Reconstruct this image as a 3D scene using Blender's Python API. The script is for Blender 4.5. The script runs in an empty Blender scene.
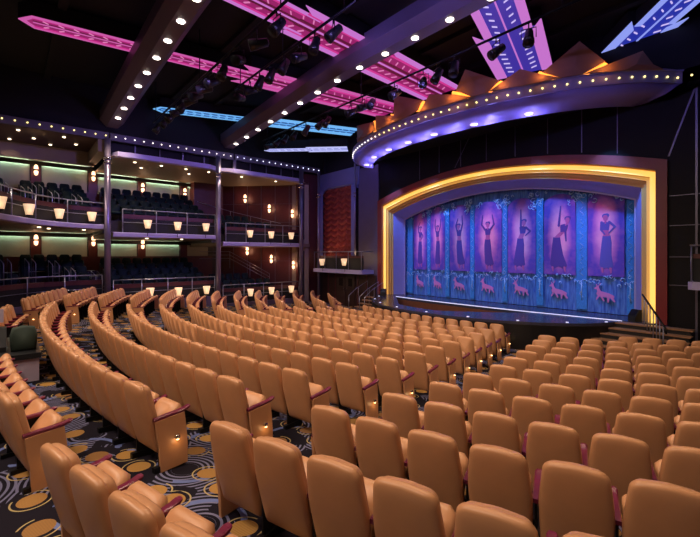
import bpy, bmesh, math, random
from mathutils import Vector, Matrix
random.seed(7)
sin, cos, pi, rad = math.sin, math.cos, math.pi, math.radians
scene = bpy.context.scene
COL = scene.collection

# ------------------------------------------------------------ camera, world, exposure, main lights
TH = rad(40.28)                      # house plan: X across the house, +Y towards the stage
cam_d = bpy.data.cameras.new('camera'); cam = bpy.data.objects.new('camera', cam_d); COL.objects.link(cam)
cam.location = (0, 0, 3.4)
cam.rotation_euler = (pi/2, 0, pi/2 - TH)
cam_d.sensor_width = 36; cam_d.lens = 36*401.8/700
cam_d.shift_y = -14.6/700
cam_d.clip_start = .05; cam_d.clip_end = 200
scene.camera = cam
scene.view_settings.view_transform = 'Standard'
scene.view_settings.look = 'None'
scene.view_settings.gamma = 1
scene.view_settings.use_curve_mapping = False
scene.view_settings.exposure = 0.0
world = bpy.data.worlds.new('world'); scene.world = world; world.use_nodes = True
world.node_tree.nodes['Background'].inputs[0].default_value = (.10, .08, .22, 1)
world.node_tree.nodes['Background'].inputs[1].default_value = .05

def spot(loc, target, energy, color, angle=70, blend=.6, radius=.12):
    l = bpy.data.lights.new('spot_lamp', 'SPOT'); l.energy = energy; l.color = color
    l.spot_size = rad(angle); l.spot_blend = blend; l.shadow_soft_size = radius
    o = bpy.data.objects.new('spot_lamp', l); COL.objects.link(o); o.location = loc
    d = Vector(target) - Vector(loc); o.rotation_euler = d.to_track_quat('-Z', 'Y').to_euler()
    return o
def point(loc, energy, color, radius=.08):
    l = bpy.data.lights.new('point_lamp', 'POINT'); l.energy = energy; l.color = color; l.shadow_soft_size = radius
    o = bpy.data.objects.new('point_lamp', l); COL.objects.link(o); o.location = loc
    return o
WARM = (1, .74, .50)
RIB1_X = [-21.5 + 1.3*i for i in range(17)]
RIB2_X = [-22.0 + 1.345*i for i in range(17)]
HOUSE_SPOT_X = [-21.5 + 1.5*i for i in range(16)]
def ribz(x): return 10.38 - .65*max(0, (-11.0 - x)/11.5)**1.3
for i, x in enumerate(RIB1_X):
    if i % 2 == 0: spot((x, 3.9, ribz(x)-.12), (x, 4.3, 0), 500, WARM, 95, .7, .12)
for i, x in enumerate(RIB2_X):
    if i % 2 == 0: spot((x, 10, ribz(x)-.12), (x, 10.3, 0), 430, WARM, 95, .7, .12)
for i, x in enumerate(HOUSE_SPOT_X):                                # unseen house spots behind the camera, on an imagined beam
    if i % 2 == 0: spot((x, -3.4, 9.9), (x*.9-.6, 3.2, 0), 760, (1, .76, .56), 110, .7, .25)
for x in (-16, -13.2, -10.5, -7.8, -5.2):                     # blue wash from under the canopy onto the drop
    spot((x, 15.6, 8.2), (x*1.0, 18.2, 3.0), 1000, (.13, .36, 1), 58, .8, .15)
for x in (-15, -12.8, -10.5, -8.2, -5.9):                     # unseen spots added behind the arch header to brighten the drop top
    spot((x, 17.72, 6.95 - .025*(x+10.4)**2), (x, 18.35, 2.5), 130, (.22, .45, 1), 120, .9, .08)
for x in (-14.5, -10.5, -6.5):
    spot((x, 15.4, 8.2), (x, 18.2, 3.7), 420, (1, .14, .52), 42, .9, .15)
for x, y in ((-13, 4.9), (-11, 11), (-9, 11), (-6, 4.9)):     # violet rig lamps on the galleries and canopy
    spot((x, y, 9.3), (-23, 3.0 + (x+13)*1.9, 5.8), 900, (.38, .25, 1), 70, .9, .15)
for a_ in (26, 42, 57, 71, 84, 97, 110, 124):                  # upward spots without fixtures, added to light the canopy soffit
    x_, y_ = -11.1 - 6.9*cos(rad(a_)), 17.9 - 3.3*sin(rad(a_))
    spot((x_, y_, 8.15), (x_ - .5*cos(rad(a_)), y_ - .6*sin(rad(a_)), 9.0), 62, (.32, .28, 1), 145, .9, .1)
for x_ in (-9.5, -6.5, -3.5):                                  # added spots standing in for the neon fins' glow on the beam
    spot((x_, 7.2, 9.7), (x_+.4, 10.0, 10.4), 170, (.30, .24, 1), 100, .9, .1)
spot((-14, 11, 9.2), (-20.5, 17, 6.8), 600, (.2, .22, 1), 45, .8, .15)
spot((-20.9, 15.6, 3.2), (-21.3, 17.1, 6.2), 60, (1, .42, .25), 100, .9, .1)

# ------------------------------------------------------------ materials
def nt(m): return m.node_tree.nodes, m.node_tree.links
MATS = {}
def mat(name, base, rough=.5, metal=0, emit=None, es=0, noise=0, nscale=8, coat=0, bump=0, spec=.5):
    m = bpy.data.materials.new(name); m.use_nodes = True
    N, L = nt(m); b = N['Principled BSDF']
    b.inputs['Base Color'].default_value = (*base, 1)
    b.inputs['Roughness'].default_value = rough; b.inputs['Metallic'].default_value = metal
    b.inputs['Specular IOR Level'].default_value = spec
    if coat: b.inputs['Coat Weight'].default_value = coat
    if emit: b.inputs['Emission Color'].default_value = (*emit, 1); b.inputs['Emission Strength'].default_value = es
    if noise or bump:
        tc = N.new('ShaderNodeTexCoord'); n = N.new('ShaderNodeTexNoise')
        n.inputs['Scale'].default_value = nscale; n.inputs['Detail'].default_value = 4
        L.new(tc.outputs['Object'], n.inputs['Vector'])
        if noise:
            mx = N.new('ShaderNodeMix'); mx.data_type = 'RGBA'
            mx.inputs[6].default_value = (*[c*(1-noise) for c in base], 1); mx.inputs[7].default_value = (*[min(1, c*(1+noise)) for c in base], 1)
            L.new(n.outputs['Fac'], mx.inputs[0]); L.new(mx.outputs[2], b.inputs['Base Color'])
        if bump:
            bp = N.new('ShaderNodeBump'); bp.inputs['Strength'].default_value = bump; bp.inputs['Distance'].default_value = .01
            L.new(n.outputs['Fac'], bp.inputs['Height']); L.new(bp.outputs['Normal'], b.inputs['Normal'])
    MATS[name] = m
    return m
M = MATS
mat('tan_leather', (.56, .275, .135), .36, noise=.10, nscale=5, bump=.12)
mat('tan_pad', (.58, .29, .145), .38, noise=.10, nscale=6, bump=.12)
mat('piping', (.72, .42, .25), .4)
mat('burgundy_wood', (.15, .012, .045), .28, noise=.3, nscale=14)
mat('black_metal', (.012, .012, .014), .4, .6)
mat('black', (.006, .006, .008), .7)
mat('black_satin', (.010, .010, .012), .35)
mat('ceiling_black', (.003, .003, .004), .8, noise=.3, nscale=2)
mat('wall_dark', (.022, .016, .022), .5, noise=.2, nscale=3)
mat('panel_dark', (.006, .0045, .006), .55, noise=.2, nscale=3, spec=.2)
mat('seam', (.15, .14, .19), .35, .6)
mat('burgundy_wall', (.085, .020, .022), .4, noise=.25, nscale=3)
mat('violet_wall', (.10, .075, .14), .55, noise=.15, nscale=2)
mat('blue_plaster', (.16, .16, .34), .6, noise=.1, nscale=2)
mat('cream', (.30, .23, .17), .6, noise=.1, nscale=2)
mat('cream_panel', (.40, .40, .30), .6, noise=.1, nscale=2)
mat('wood_soffit', (.10, .055, .034), .5, noise=.3, nscale=3)
mat('slab_face', (.40, .37, .64), .45, noise=.08, nscale=3)
mat('column_metal', (.20, .17, .26), .3, .6, noise=.1, nscale=3)
mat('rail_metal', (.38, .40, .50), .3, .8)
mat('chrome', (.7, .68, .66), .15, 1)
mat('green_seat', (.005, .020, .021), .6, noise=.25, nscale=9, spec=.2)
mat('green_seat_side', (.02, .02, .024), .5)
mat('lamp_shade', (.8, .62, .42), .6, emit=(1, .64, .36), es=.72)
mat('sconce_glass', (.9, .6, .4), .4, emit=(1, .55, .32), es=2.6)
mat('sconce_back', (.10, .025, .02), .4)
mat('bulb_yellow', (1, .9, .5), .4, emit=(1, .82, .26), es=2.6)
mat('bulb_white', (1, .95, .85), .4, emit=(1, .88, .80), es=3)
mat('bulb_blue', (.8, .85, 1), .4, emit=(.72, .74, 1), es=3)
mat('downlight_lens', (1, .9, .8), .4, emit=(1, .88, .74), es=9)
mat('downlight_small', (1, .8, .6), .4, emit=(1, .78, .52), es=4)
mat('aisle_glow', (1, .7, .4), .4, emit=(1, .62, .25), es=8)
mat('cove_green', (.8, 1, .85), .5, emit=(.66, 1, .80), es=20)
mat('soffit_lens', (.9, .8, 1), .4, emit=(.75, .62, 1), es=1.6)
mat('neon_pink', (.01, .01, .01), .6, emit=(.58, .10, .38), es=1.0)
mat('neon_hot', (.01, .01, .01), .6, emit=(.30, .014, .13), es=1.0)
mat('neon_violet', (.01, .01, .01), .6, emit=(0.56, 0.17, 0.6), es=1.0)
mat('neon_violet_deep', (.01, .01, .01), .6, emit=(0.05, 0.03, 0.34), es=1.0)
mat('neon_cyan', (.01, .01, .01), .6, emit=(.17, .47, .90), es=1.0)
mat('neon_cyan_deep', (.01, .01, .01), .6, emit=(.006, .065, .32), es=1.0)
mat('neon_white', (.01, .01, .01), .6, emit=(0.5, 0.52, 0.95), es=1.0)
mat('neon_blue', (.01, .01, .01), .6, emit=(0.27, 0.33, 0.88), es=1.0)
mat('neon_blue_deep', (.01, .01, .01), .6, emit=(0.018, 0.028, 0.36), es=1.0)
mat('neon_inner', (.01, .01, .01), .6, emit=(.62, .035, .27), es=1.0)
mat('neon_groove', (.01, .01, .01), .6, emit=(.10, .006, .03), es=1.0)
mat('neon_tick', (.01, .01, .01), .6, emit=(0.62, 0.5, 0.92), es=1.0)
mat('neon_tick_pink', (.01, .01, .01), .6, emit=(0.72, 0.2, 0.46), es=1.0)
mat('bronze', (.30, .155, .095), .5, .1, noise=.2, nscale=2)
mat('amber_glow', (1, .5, .1), .5, emit=(1, .33, .05), es=1.7)
mat('canopy_face', (.26, .23, .52), .45, noise=.08, nscale=2)
mat('canopy_soffit', (.36, .32, .74), .5, noise=.08, nscale=2)
mat('red_frame', (.20, .018, .018), .4, noise=.2, nscale=3)
mat('gold', (.72, .42, .13), .45, noise=.1, nscale=3)
mat('gold_tube', (.9, .6, .2), .5, emit=(1, .60, .10), es=1.05)  # cove light on the outer gold step, put in as emission
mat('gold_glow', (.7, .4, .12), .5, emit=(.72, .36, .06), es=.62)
mat('violet_frame', (.30, .30, .68), .45, noise=.1, nscale=3)
mat('edge_light', (.9, .9, 1), .4, emit=(.55, .58, .95), es=.8)
mat('stage_boards', (.05, .05, .085), .22, noise=.3, nscale=4)
mat('pit_wood', (.16, .06, .035), .45, noise=.3, nscale=4)
mat('tread', (.30, .16, .09), .45, noise=.3, nscale=6)
mat('dancer_dark', (.085, .05, .30), .8)
mat('dancer_blue', (.10, .10, .42), .8)
mat('dancer_skin', (.46, .12, .34), .8)
mat('print_pink', (.62, .22, .52), .8)
mat('scroll_light', (.42, .66, .92), .8)
mat('mullion_blue', (.04, .24, .60), .8, noise=.5, nscale=30)
mat('console_body', (.52, .44, .60), .5, noise=.1, nscale=3)
mat('console_top', (.012, .014, .018), .35)
mat('dark_green_fabric', (.018, .035, .028), .8)
mat('door_wood', (.035, .016, .014), .4, noise=.3, nscale=3)
mat('marquee_band', (.09, .075, .12), .5)
mat('beam', (.14, .105, .16), .45, noise=.1, nscale=2)
mat('screen', (.05, .08, .1), .3, emit=(.2, .3, .4), es=.4)

def drape_mat():
    m = mat('red_drape', (.24, .03, .02), .6); N, L = nt(m); b = N['Principled BSDF']
    return m
drape_mat()
def carpet_mat():
    m = bpy.data.materials.new('patterned_carpet'); m.use_nodes = True; N, L = nt(m); b = N['Principled BSDF']
    b.inputs['Roughness'].default_value = .95; b.inputs['Specular IOR Level'].default_value = .1
    tc = N.new('ShaderNodeTexCoord')
    def node(t, **k):
        n = N.new(t)
        for a, v in k.items(): setattr(n, a, v)
        return n
    def math_(op, a, b_=None, c=None):
        n = node('ShaderNodeMath', operation=op)
        for i, v in enumerate((a, b_, c)):
            if v is None: continue
            if isinstance(v, (int, float)): n.inputs[i].default_value = v
            else: L.new(v, n.inputs[i])
        return n.outputs[0]
    def mixc(f, a, b_):
        n = node('ShaderNodeMix', data_type='RGBA')
        L.new(f, n.inputs[0])
        for i, v in ((6, a), (7, b_)):
            if isinstance(v, tuple): n.inputs[i].default_value = (*v, 1)
            else: L.new(v, n.inputs[i])
        return n.outputs[2]
    def vor(scale, off, rnd):
        mp = node('ShaderNodeMapping'); mp.inputs['Location'].default_value = off; mp.inputs['Scale'].default_value = (1, 1, 0)
        L.new(tc.outputs['Object'], mp.inputs[0])
        v = node('ShaderNodeTexVoronoi', voronoi_dimensions='2D'); v.inputs['Scale'].default_value = scale; v.inputs['Randomness'].default_value = rnd
        L.new(mp.outputs[0], v.inputs['Vector']); return v, mp
    base = (.012, .010, .018)
    # fine rings that fan out around second-set centres
    v2, _ = vor(1.05, (3.3, 1.7, 0), .8)
    d2 = v2.outputs['Distance']
    rings = math_('GREATER_THAN', math_('SINE', math_('MULTIPLY', d2, 95.0)), .25)
    nz = node('ShaderNodeTexNoise'); nz.inputs['Scale'].default_value = 1.3; L.new(tc.outputs['Object'], nz.inputs['Vector'])
    sector = math_('GREATER_THAN', nz.outputs['Fac'], .50)
    ringm = math_('MULTIPLY', rings, math_('MULTIPLY', sector, math_('GREATER_THAN', d2, .16)))
    c = mixc(ringm, base, (.17, .17, .30))
    # broad blue-violet crescents
    v3, _ = vor(.95, (1.1, 4.2, 0), .9)
    d3 = v3.outputs['Distance']
    cres = math_('MULTIPLY', math_('GREATER_THAN', d3, .33), math_('LESS_THAN', d3, .39))
    nz2 = node('ShaderNodeTexNoise'); nz2.inputs['Scale'].default_value = 2.1; L.new(tc.outputs['Object'], nz2.inputs['Vector'])
    cres = math_('MULTIPLY', cres, math_('GREATER_THAN', nz2.outputs['Fac'], .49))
    c = mixc(cres, c, (.13, .17, .40))
    # yellow discs with a ring
    v1, _ = vor(1.85, (0, 0, 0), .65)
    d1 = v1.outputs['Distance']
    disc = math_('LESS_THAN', d1, .235)
    halo = math_('MULTIPLY', math_('GREATER_THAN', d1, .31), math_('LESS_THAN', d1, .34))
    c = mixc(math_('MULTIPLY', halo, math_('GREATER_THAN', nz2.outputs['Fac'], .45)), c, (.42, .33, .16))
    hatch = node('ShaderNodeTexWave'); hatch.inputs['Scale'].default_value = 14; L.new(tc.outputs['Object'], hatch.inputs['Vector'])
    sh = math_('MULTIPLY', math_('ADD', math_('MULTIPLY', v1.outputs['Color'], .95), math_('MULTIPLY', hatch.outputs['Fac'], .45)), 1.0)
    dcol = mixc(sh, (.62, .36, .09), (.22, .11, .05))
    c = mixc(disc, c, dcol)
    L.new(c, b.inputs['Base Color'])
    MATS['carpet'] = m
carpet_mat()
def drop_mat():
    # printed stage drop: deep blue cloth with vertical streaks
    m = bpy.data.materials.new('printed_drop'); m.use_nodes = True; N, L = nt(m); b = N['Principled BSDF']
    b.inputs['Roughness'].default_value = .85
    tc = N.new('ShaderNodeTexCoord'); mp = N.new('ShaderNodeMapping'); mp.inputs['Scale'].default_value = (7, 1, .9)
    n = N.new('ShaderNodeTexNoise'); n.inputs['Scale'].default_value = 2.2; n.inputs['Detail'].default_value = 6
    cr = N.new('ShaderNodeValToRGB'); cr.color_ramp.elements[0].position = .3; cr.color_ramp.elements[1].position = .72
    cr.color_ramp.elements[0].color = (.02, .08, .38, 1); cr.color_ramp.elements[1].color = (.12, .30, .66, 1)
    L.new(tc.outputs['Object'], mp.inputs[0]); L.new(mp.outputs[0], n.inputs['Vector']); L.new(n.outputs['Fac'], cr.inputs[0]); L.new(cr.outputs[0], b.inputs['Base Color'])
    MATS['drop'] = m
    # printed arch: pink heart fading to violet at the border
    m = bpy.data.materials.new('printed_arch'); m.use_nodes = True; N, L = nt(m); b = N['Principled BSDF']
    b.inputs['Roughness'].default_value = .85
    tc = N.new('ShaderNodeTexCoord'); mp = N.new('ShaderNodeMapping'); mp.inputs['Location'].default_value = (-1.25, 0, -1.0); mp.inputs['Scale'].default_value = (2.5, 0, 2.0)
    g = N.new('ShaderNodeTexGradient'); g.gradient_type = 'SPHERICAL'
    n = N.new('ShaderNodeTexNoise'); n.inputs['Scale'].default_value = 3; n.inputs['Detail'].default_value = 5
    ad = N.new('ShaderNodeMath'); ad.operation = 'MULTIPLY_ADD'; ad.inputs[1].default_value = .5
    cr = N.new('ShaderNodeValToRGB'); e = cr.color_ramp.elements
    e[0].position = .22; e[0].color = (.10, .06, .42, 1); e[1].position = .85; e[1].color = (.80, .36, .56, 1)
    k = e.new(.5); k.color = (.44, .15, .46, 1)
    L.new(tc.outputs['Generated'], mp.inputs[0]); L.new(mp.outputs[0], g.inputs[0]); L.new(tc.outputs['Object'], n.inputs['Vector'])
    L.new(n.outputs['Fac'], ad.inputs[0]); L.new(g.outputs['Fac'], ad.inputs[2]); L.new(ad.outputs[0], cr.inputs[0]); L.new(cr.outputs[0], b.inputs['Base Color'])
    MATS['arch'] = m
drop_mat()

# ------------------------------------------------------------ mesh building
class MB:
    def __init__(s): s.v = []; s.f = []; s.m = []; s.sm = []
    def add(s, vs, fs, mi=0, smooth=False):
        o = len(s.v); s.v += [tuple(v) for v in vs]
        for f in fs: s.f.append([i+o for i in f]); s.m.append(mi); s.sm.append(smooth)
    def box(s, x0, x1, y0, y1, z0, z1, mi=0):
        s.add([(x0,y0,z0),(x1,y0,z0),(x1,y1,z0),(x0,y1,z0),(x0,y0,z1),(x1,y0,z1),(x1,y1,z1),(x0,y1,z1)],
              [(0,3,2,1),(4,5,6,7),(0,1,5,4),(1,2,6,5),(2,3,7,6),(3,0,4,7)], mi)
    def hull(s, pts, vec, mi=0):                       # polygon swept along a vector
        n = len(pts); vec = Vector(vec); a = [Vector(p) for p in pts]
        s.add(a + [p+vec for p in a], [tuple(range(n))[::-1], tuple(range(n, 2*n))] + [(i, (i+1) % n, n+(i+1) % n, n+i) for i in range(n)], mi)
    def prism(s, pts, z0, z1, mi=0): s.hull([(p[0], p[1], z0) for p in pts], (0, 0, z1-z0), mi)
    def tube(s, pts, r, n=8, mi=0, closed=False):
        pts = [Vector(p) for p in pts]; k = len(pts); vs = []
        for i, p in enumerate(pts):
            if closed: d = pts[(i+1) % k] - pts[i-1]
            else: d = pts[min(i+1, k-1)] - pts[max(i-1, 0)]
            d.normalize(); up = Vector((0, 0, 1)) if abs(d.z) < .9 else Vector((1, 0, 0))
            a = d.cross(up).normalized(); b = a.cross(d)
            rr = r[i] if isinstance(r, (list, tuple)) else r
            vs += [p + a*rr*cos(2*pi*j/n) + b*rr*sin(2*pi*j/n) for j in range(n)]
        fs = []
        for i in range(k if closed else k-1):
            q = (i+1) % k
            fs += [(i*n+j, i*n+(j+1) % n, q*n+(j+1) % n, q*n+j) for j in range(n)]
        if not closed: fs += [tuple(range(n))[::-1], tuple(range((k-1)*n, k*n))]
        s.add(vs, fs, mi, True)
    def lathe(s, prof, c=(0,0,0), n=16, mi=0, smooth=True):   # profile of (radius, z)
        vs = []; c = Vector(c)
        for r, z in prof: vs += [c + Vector((max(r, 1e-4)*cos(2*pi*j/n), max(r, 1e-4)*sin(2*pi*j/n), z)) for j in range(n)]
        fs = []
        for i in range(len(prof)-1): fs += [(i*n+j, i*n+(j+1) % n, (i+1)*n+(j+1) % n, (i+1)*n+j) for j in range(n)]
        fs += [tuple(range(n))[::-1], tuple(range((len(prof)-1)*n, len(prof)*n))]
        s.add(vs, fs, mi, smooth)
    def ball(s, c, r, mi=0, n=8, sz=1):
        s.lathe([(r*sin(pi*i/(n//2+1)), -r*sz*cos(pi*i/(n//2+1))) for i in range(0, n//2+2)], c, n, mi)
    def sweep(s, rings, mi=0, closed=False, smooth=False, cap=True):   # list of equal-length profile loops
        k = len(rings); n = len(rings[0]); vs = [p for r in rings for p in r]; fs = []
        for i in range(k if closed else k-1):
            q = (i+1) % k
            fs += [(i*n+j, i*n+(j+1) % n, q*n+(j+1) % n, q*n+j) for j in range(n)]
        if cap and not closed: fs += [tuple(range(n))[::-1], tuple(range((k-1)*n, k*n))]
        s.add(vs, fs, mi, smooth)
    def pillow(s, outline, layers, fn, mi=0):          # concentric rings over an outline; fn(u, v, t)
        cu = sum(p[0] for p in outline)/len(outline); cv = sum(p[1] for p in outline)/len(outline); n = len(outline); vs = []
        for sc, t in layers: vs += [fn(cu+(p[0]-cu)*sc, cv+(p[1]-cv)*sc, t) for p in outline]
        fs = []
        for i in range(len(layers)-1): fs += [(i*n+j, i*n+(j+1) % n, (i+1)*n+(j+1) % n, (i+1)*n+j) for j in range(n)]
        fs += [tuple(range(n))[::-1], tuple(range((len(layers)-1)*n, len(layers)*n))]
        s.add(vs, fs, mi, True)
    def mesh(s, name, mats):
        me = bpy.data.meshes.new(name); me.from_pydata(s.v, [], s.f)
        for m in mats: me.materials.append(M[m] if isinstance(m, str) else m)
        me.polygons.foreach_set('material_index', s.m); me.polygons.foreach_set('use_smooth', s.sm)
        bm = bmesh.new(); bm.from_mesh(me); bmesh.ops.recalc_face_normals(bm, faces=bm.faces); bm.to_mesh(me); bm.free()
        me.update(); return me
    def build(s, name, mats, parent=None, loc=(0,0,0), rz=0):
        if isinstance(mats, str): mats = [mats]
        return place(name, s.mesh(name, mats), parent, loc, rz)
def place(name, me, parent=None, loc=(0,0,0), rz=0):
    o = bpy.data.objects.new(name, me); COL.objects.link(o); o.location = loc; o.rotation_euler = (0, 0, rz)
    if parent: o.parent = parent
    return o
def tag(o, label=None, cat=None, group=None, kind=None):
    if label: o['label'] = label
    if cat: o['category'] = cat
    if group: o['group'] = group
    if kind: o['kind'] = kind
    return o
def thing(name, label, cat, loc=(0,0,0), rz=0, group=None):
    o = bpy.data.objects.new(name, None); COL.objects.link(o); o.location = loc; o.rotation_euler = (0, 0, rz)
    o.empty_display_size = .1
    return tag(o, label, cat, group)
def struct(o, label=None): o['kind'] = 'structure'; (label and o.__setitem__('label', label)); return o
ORD = 'first second third fourth fifth sixth seventh eighth ninth tenth eleventh twelfth thirteenth fourteenth fifteenth sixteenth seventeenth eighteenth nineteenth twentieth'.split()
ORD += ['twenty-first', 'twenty-second', 'twenty-third', 'twenty-fourth', 'twenty-fifth']

# ------------------------------------------------------------ house plan
CX, CY = -10.73, 27.52
def floor_z(r):
    t = (27-r)/12
    if t > 1.0: t = 1.0 + (t-1)*.3
    if t < 0: t = 0
    return max(0, 3.4 - 1.0 - (1.51 + 1.411*t - .496*t*t))
def fz(x, y): return floor_z(math.hypot(x-CX, y-CY))
def cpt(r, a): return (CX + r*sin(a), CY - r*cos(a))
def seen(x, y, z, m=40):
    d = -cos(TH)*x + sin(TH)*y; l = sin(TH)*x + cos(TH)*y
    if d < .5: return None
    u = 350 + 401.8*l/d; v = 253.9 - 401.8*(z-3.4)/d
    return (u, v, d) if -m < u < 700+m and v < 537+m*2.2 else None

# floor
b = MB(); nx, ny = 84, 66
vs = [(-28.2+ i*.4, -8+j*.4, fz(-28.2+i*.4, -8+j*.4)) for j in range(ny) for i in range(nx)]
b.add(vs, [(j*nx+i, j*nx+i+1, (j+1)*nx+i+1, (j+1)*nx+i) for j in range(ny-1) for i in range(nx-1)], 0, True)
struct(b.build('floor', 'carpet'), 'patterned carpet on the raked auditorium floor')
# ceiling
b = MB(); b.box(-28.5, 5, -8, 19.5, 11.6, 11.8)
struct(b.build('ceiling', 'ceiling_black'), 'black auditorium ceiling')
# faint ceiling battens
b = MB()
for y in (-1.5, 1.2, 6.4, 8.4, 12.6, 15.2): b.box(-24, 3, y, y+.25, 11.42, 11.6)
struct(b.build('trim_ceiling', 'ceiling_black'))
# left wall above the marquee, back wall of galleries
b = MB(); b.box(-23.3, -23.0, -8, 17.0, 9.4, 11.6); struct(b.build('wall_left_upper', 'ceiling_black'))
b = MB(); b.box(-28.4, -28.1, -8, 17.0, 0, 9.6); struct(b.build('wall_left', 'wall_dark'))
b = MB(); b.box(-28.4, -22.9, 17.0, 17.3, 0, 11.6); struct(b.build('wall_gallery_end', 'wall_dark'))

# ------------------------------------------------------------ proscenium wall and frame
YP = 17.0
def outline(off, n=36):
    x0, x1 = -17.0+off, -3.75-off; xc = (x0+x1)/2; hw = (x1-x0)/2
    base = 6.25 - off*.95; rise = 1.05 - off*.06
    return [(x0, 1.0)] + [(x, base + rise*(1-((x-xc)/hw)**2)) for x in [x0 + (x1-x0)*i/n for i in range(n+1)]] + [(x1, 1.0)]
o_ = outline(-.34)
b = MB()
top = [(p[0], YP, p[1]) for p in o_[1:-1]]
for i in range(len(top)-1):
    a, c = top[i], top[i+1]
    b.hull([a, c, (c[0], YP, 11.6), (a[0], YP, 11.6)], (0, .3, 0))
b.box(-19.15, o_[0][0], YP, YP+.3, 0, 11.6)
struct(b.build('wall_proscenium', 'panel_dark'), 'dark panelled wall around the proscenium arch')
b = MB(); b.box(o_[-1][0], 4, YP, YP+.3, 0, 11.6); struct(b.build('wall_right', 'panel_dark'), 'dark panelled wall right of the stage')
b = MB(); b.box(-19.15, -17.35, YP-.05, YP, 0, 8.8)
struct(b.build('wall_violet', 'violet_wall'), 'violet grey wall left of the proscenium')

def frame_band(offs, mi_mat, name, parent):
    """offs: list of (offset inwards, y depth) giving the section of the band"""
    loops = []
    outs = [outline(o) for o, y in offs]
    for k in range(len(outs[0])):
        loops.append([(outs[j][k][0], offs[j][1], outs[j][k][1]) for j in range(len(offs))])
    b = MB(); b.sweep(loops, cap=True); return b.build(name, mi_mat, parent)
fr = thing('proscenium_frame', 'arched gold, red and violet stepped frame around the stage opening', 'proscenium frame', (0,0,0))
frame_band([(-.34, YP-.02), (-.34, YP-.14), (-.02, YP-.14), (-.02, YP+.02)], 'red_frame', 'outer_border', fr)
st = [(-.02, YP-.02), (.0, YP), (.0, YP+.06), (.19, YP+.06), (.19, YP+.15), (.30, YP+.15), (.30, YP+.24), (.40, YP+.24), (.40, YP+.33), (.50, YP+.33), (.50, YP+.5), (-.02, YP+.5)]
frame_band(st, 'gold', 'gold_moulding', fr)
frame_band([(.02, YP+.02), (.02, YP+.055), (.18, YP+.055), (.18, YP+.02)], 'gold_tube', 'lit_band', fr)  # gold steps glow by themselves for the cove light, dimmer inwards
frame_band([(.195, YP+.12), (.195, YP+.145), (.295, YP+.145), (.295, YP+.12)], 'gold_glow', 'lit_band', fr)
frame_band([(.50, YP+.36), (.82, YP+.95), (.82, YP+1.1), (.50, YP+1.1)], 'violet_frame', 'violet_reveal', fr)
frame_band([(.82, YP+.93), (.82, YP+1.0), (.87, YP+1.0), (.87, YP+.93)], 'slab_face', 'inner_edge', fr)

# wall seams above and right of the arch
b = MB()
zt = lambda x: 6.6 + 1.05*(1-((x+10.4)/6.9)**2)
for x in (-14.2, -12.9, -11.6, -10.2, -8.8, -7.4, -6.1, -4.9): b.box(x-.012, x+.012, YP-.025, YP+.01, zt(x)+.1, 9.2)
b.hull([(-3.42, YP-.03, 6.7), (-3.37, YP-.03, 6.7), (-2.42, YP-.03, 9.6), (-2.47, YP-.03, 9.6)], (0, .03, 0))
b.hull([(-11.95, YP-.03, 7.7), (-11.92, YP-.03, 7.7), (-11.0, YP-.03, 9.2), (-11.03, YP-.03, 9.2)], (0, .03, 0))
for z in (2.35, 3.3, 4.35, 5.35): b.box(-3.38, 1.5, YP-.03, YP+.01, z-.012, z+.012)
b.box(-2.70, -2.64, YP-.04, YP+.01, 0, 9, 0)
struct(b.build('trim_wall_seams', 'seam'), 'thin metal seams between dark wall panels')

# ------------------------------------------------------------ stage
def apron(off=0, n=40):
    cx, a_, b_ = -10.65, 6.0-off, 4.15-off
    return [(cx - a_*cos(pi*i/n), 17.1 - b_*sin(pi*i/n)) for i in range(n+1)]
def deck_y(x): return 16.75 - .35*(1-((x+10.6)/6)**2)
stg = struct(thing('floor_stage', 'dark glossy stage floor with curved apron', None))
b = MB()
xs = [-16.9 + 13.1*i/30 for i in range(31)]
b.prism([(x, deck_y(x)) for x in xs] + [(-3.8, 19.5), (-16.9, 19.5)], .85, 1.0)
b.build('deck', 'stage_boards', stg)
outer = apron(0); b = MB()
def inner_y(x):
    yo = 17.1 - 4.15*math.sqrt(max(0, 1-((x+10.65)/6.0)**2))
    if -15.6 < x < -7.6:
        t = (x+15.6)/8.0; open_ = min(1, 3.2*t)**.7 * min(1, 2.6*(1-t))**.7
        return deck_y(x)*(1-open_) + (yo+.85)*open_ if yo+.85 < deck_y(x) else deck_y(x)
    return deck_y(x)
n = 60; pts_o = []; pts_i = []
for i in range(n+1):
    x = -10.65 - 5.99*cos(pi*i/n); pts_o.append((x, 17.1 - 4.15*math.sqrt(max(0, 1-((x+10.65)/6.0)**2)))); pts_i.append((x, max(inner_y(x), pts_o[-1][1]+.01)))
vs = []; 
for (xo, yo), (xi, yi) in zip(pts_o, pts_i): vs += [(xo, yo, 1.0), (xi, yi, 1.0), (xi, yi, .9), (xo, yo, .9)]
b.add(vs, [f for i in range(n) for f in ((4*i, 4*i+1, 4*i+5, 4*i+4), (4*i+1, 4*i+2, 4*i+6, 4*i+5), (4*i+2, 4*i+3, 4*i+7, 4*i+6), (4*i+3, 4*i, 4*i+4, 4*i+7))])
b.build('apron', 'stage_boards', stg)
b = MB(); vs = []
for (x, y) in pts_o: vs += [(x, y, .9), (x, y, 0), (x, y+.06, 0), (x, y+.06, .9)]
b.add(vs, [f for i in range(n) for f in ((4*i, 4*i+1, 4*i+5, 4*i+4), (4*i+2, 4*i+3, 4*i+7, 4*i+6))])
b.build('apron_front', 'black_satin', stg)
b = MB(); b.prism([(-15.6, 13.9), (-8.0, 13.6), (-8.0, 16.9), (-15.6, 16.9)], .0, .12); b.build('pit_floor', 'pit_wood', stg)
b = MB()
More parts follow.
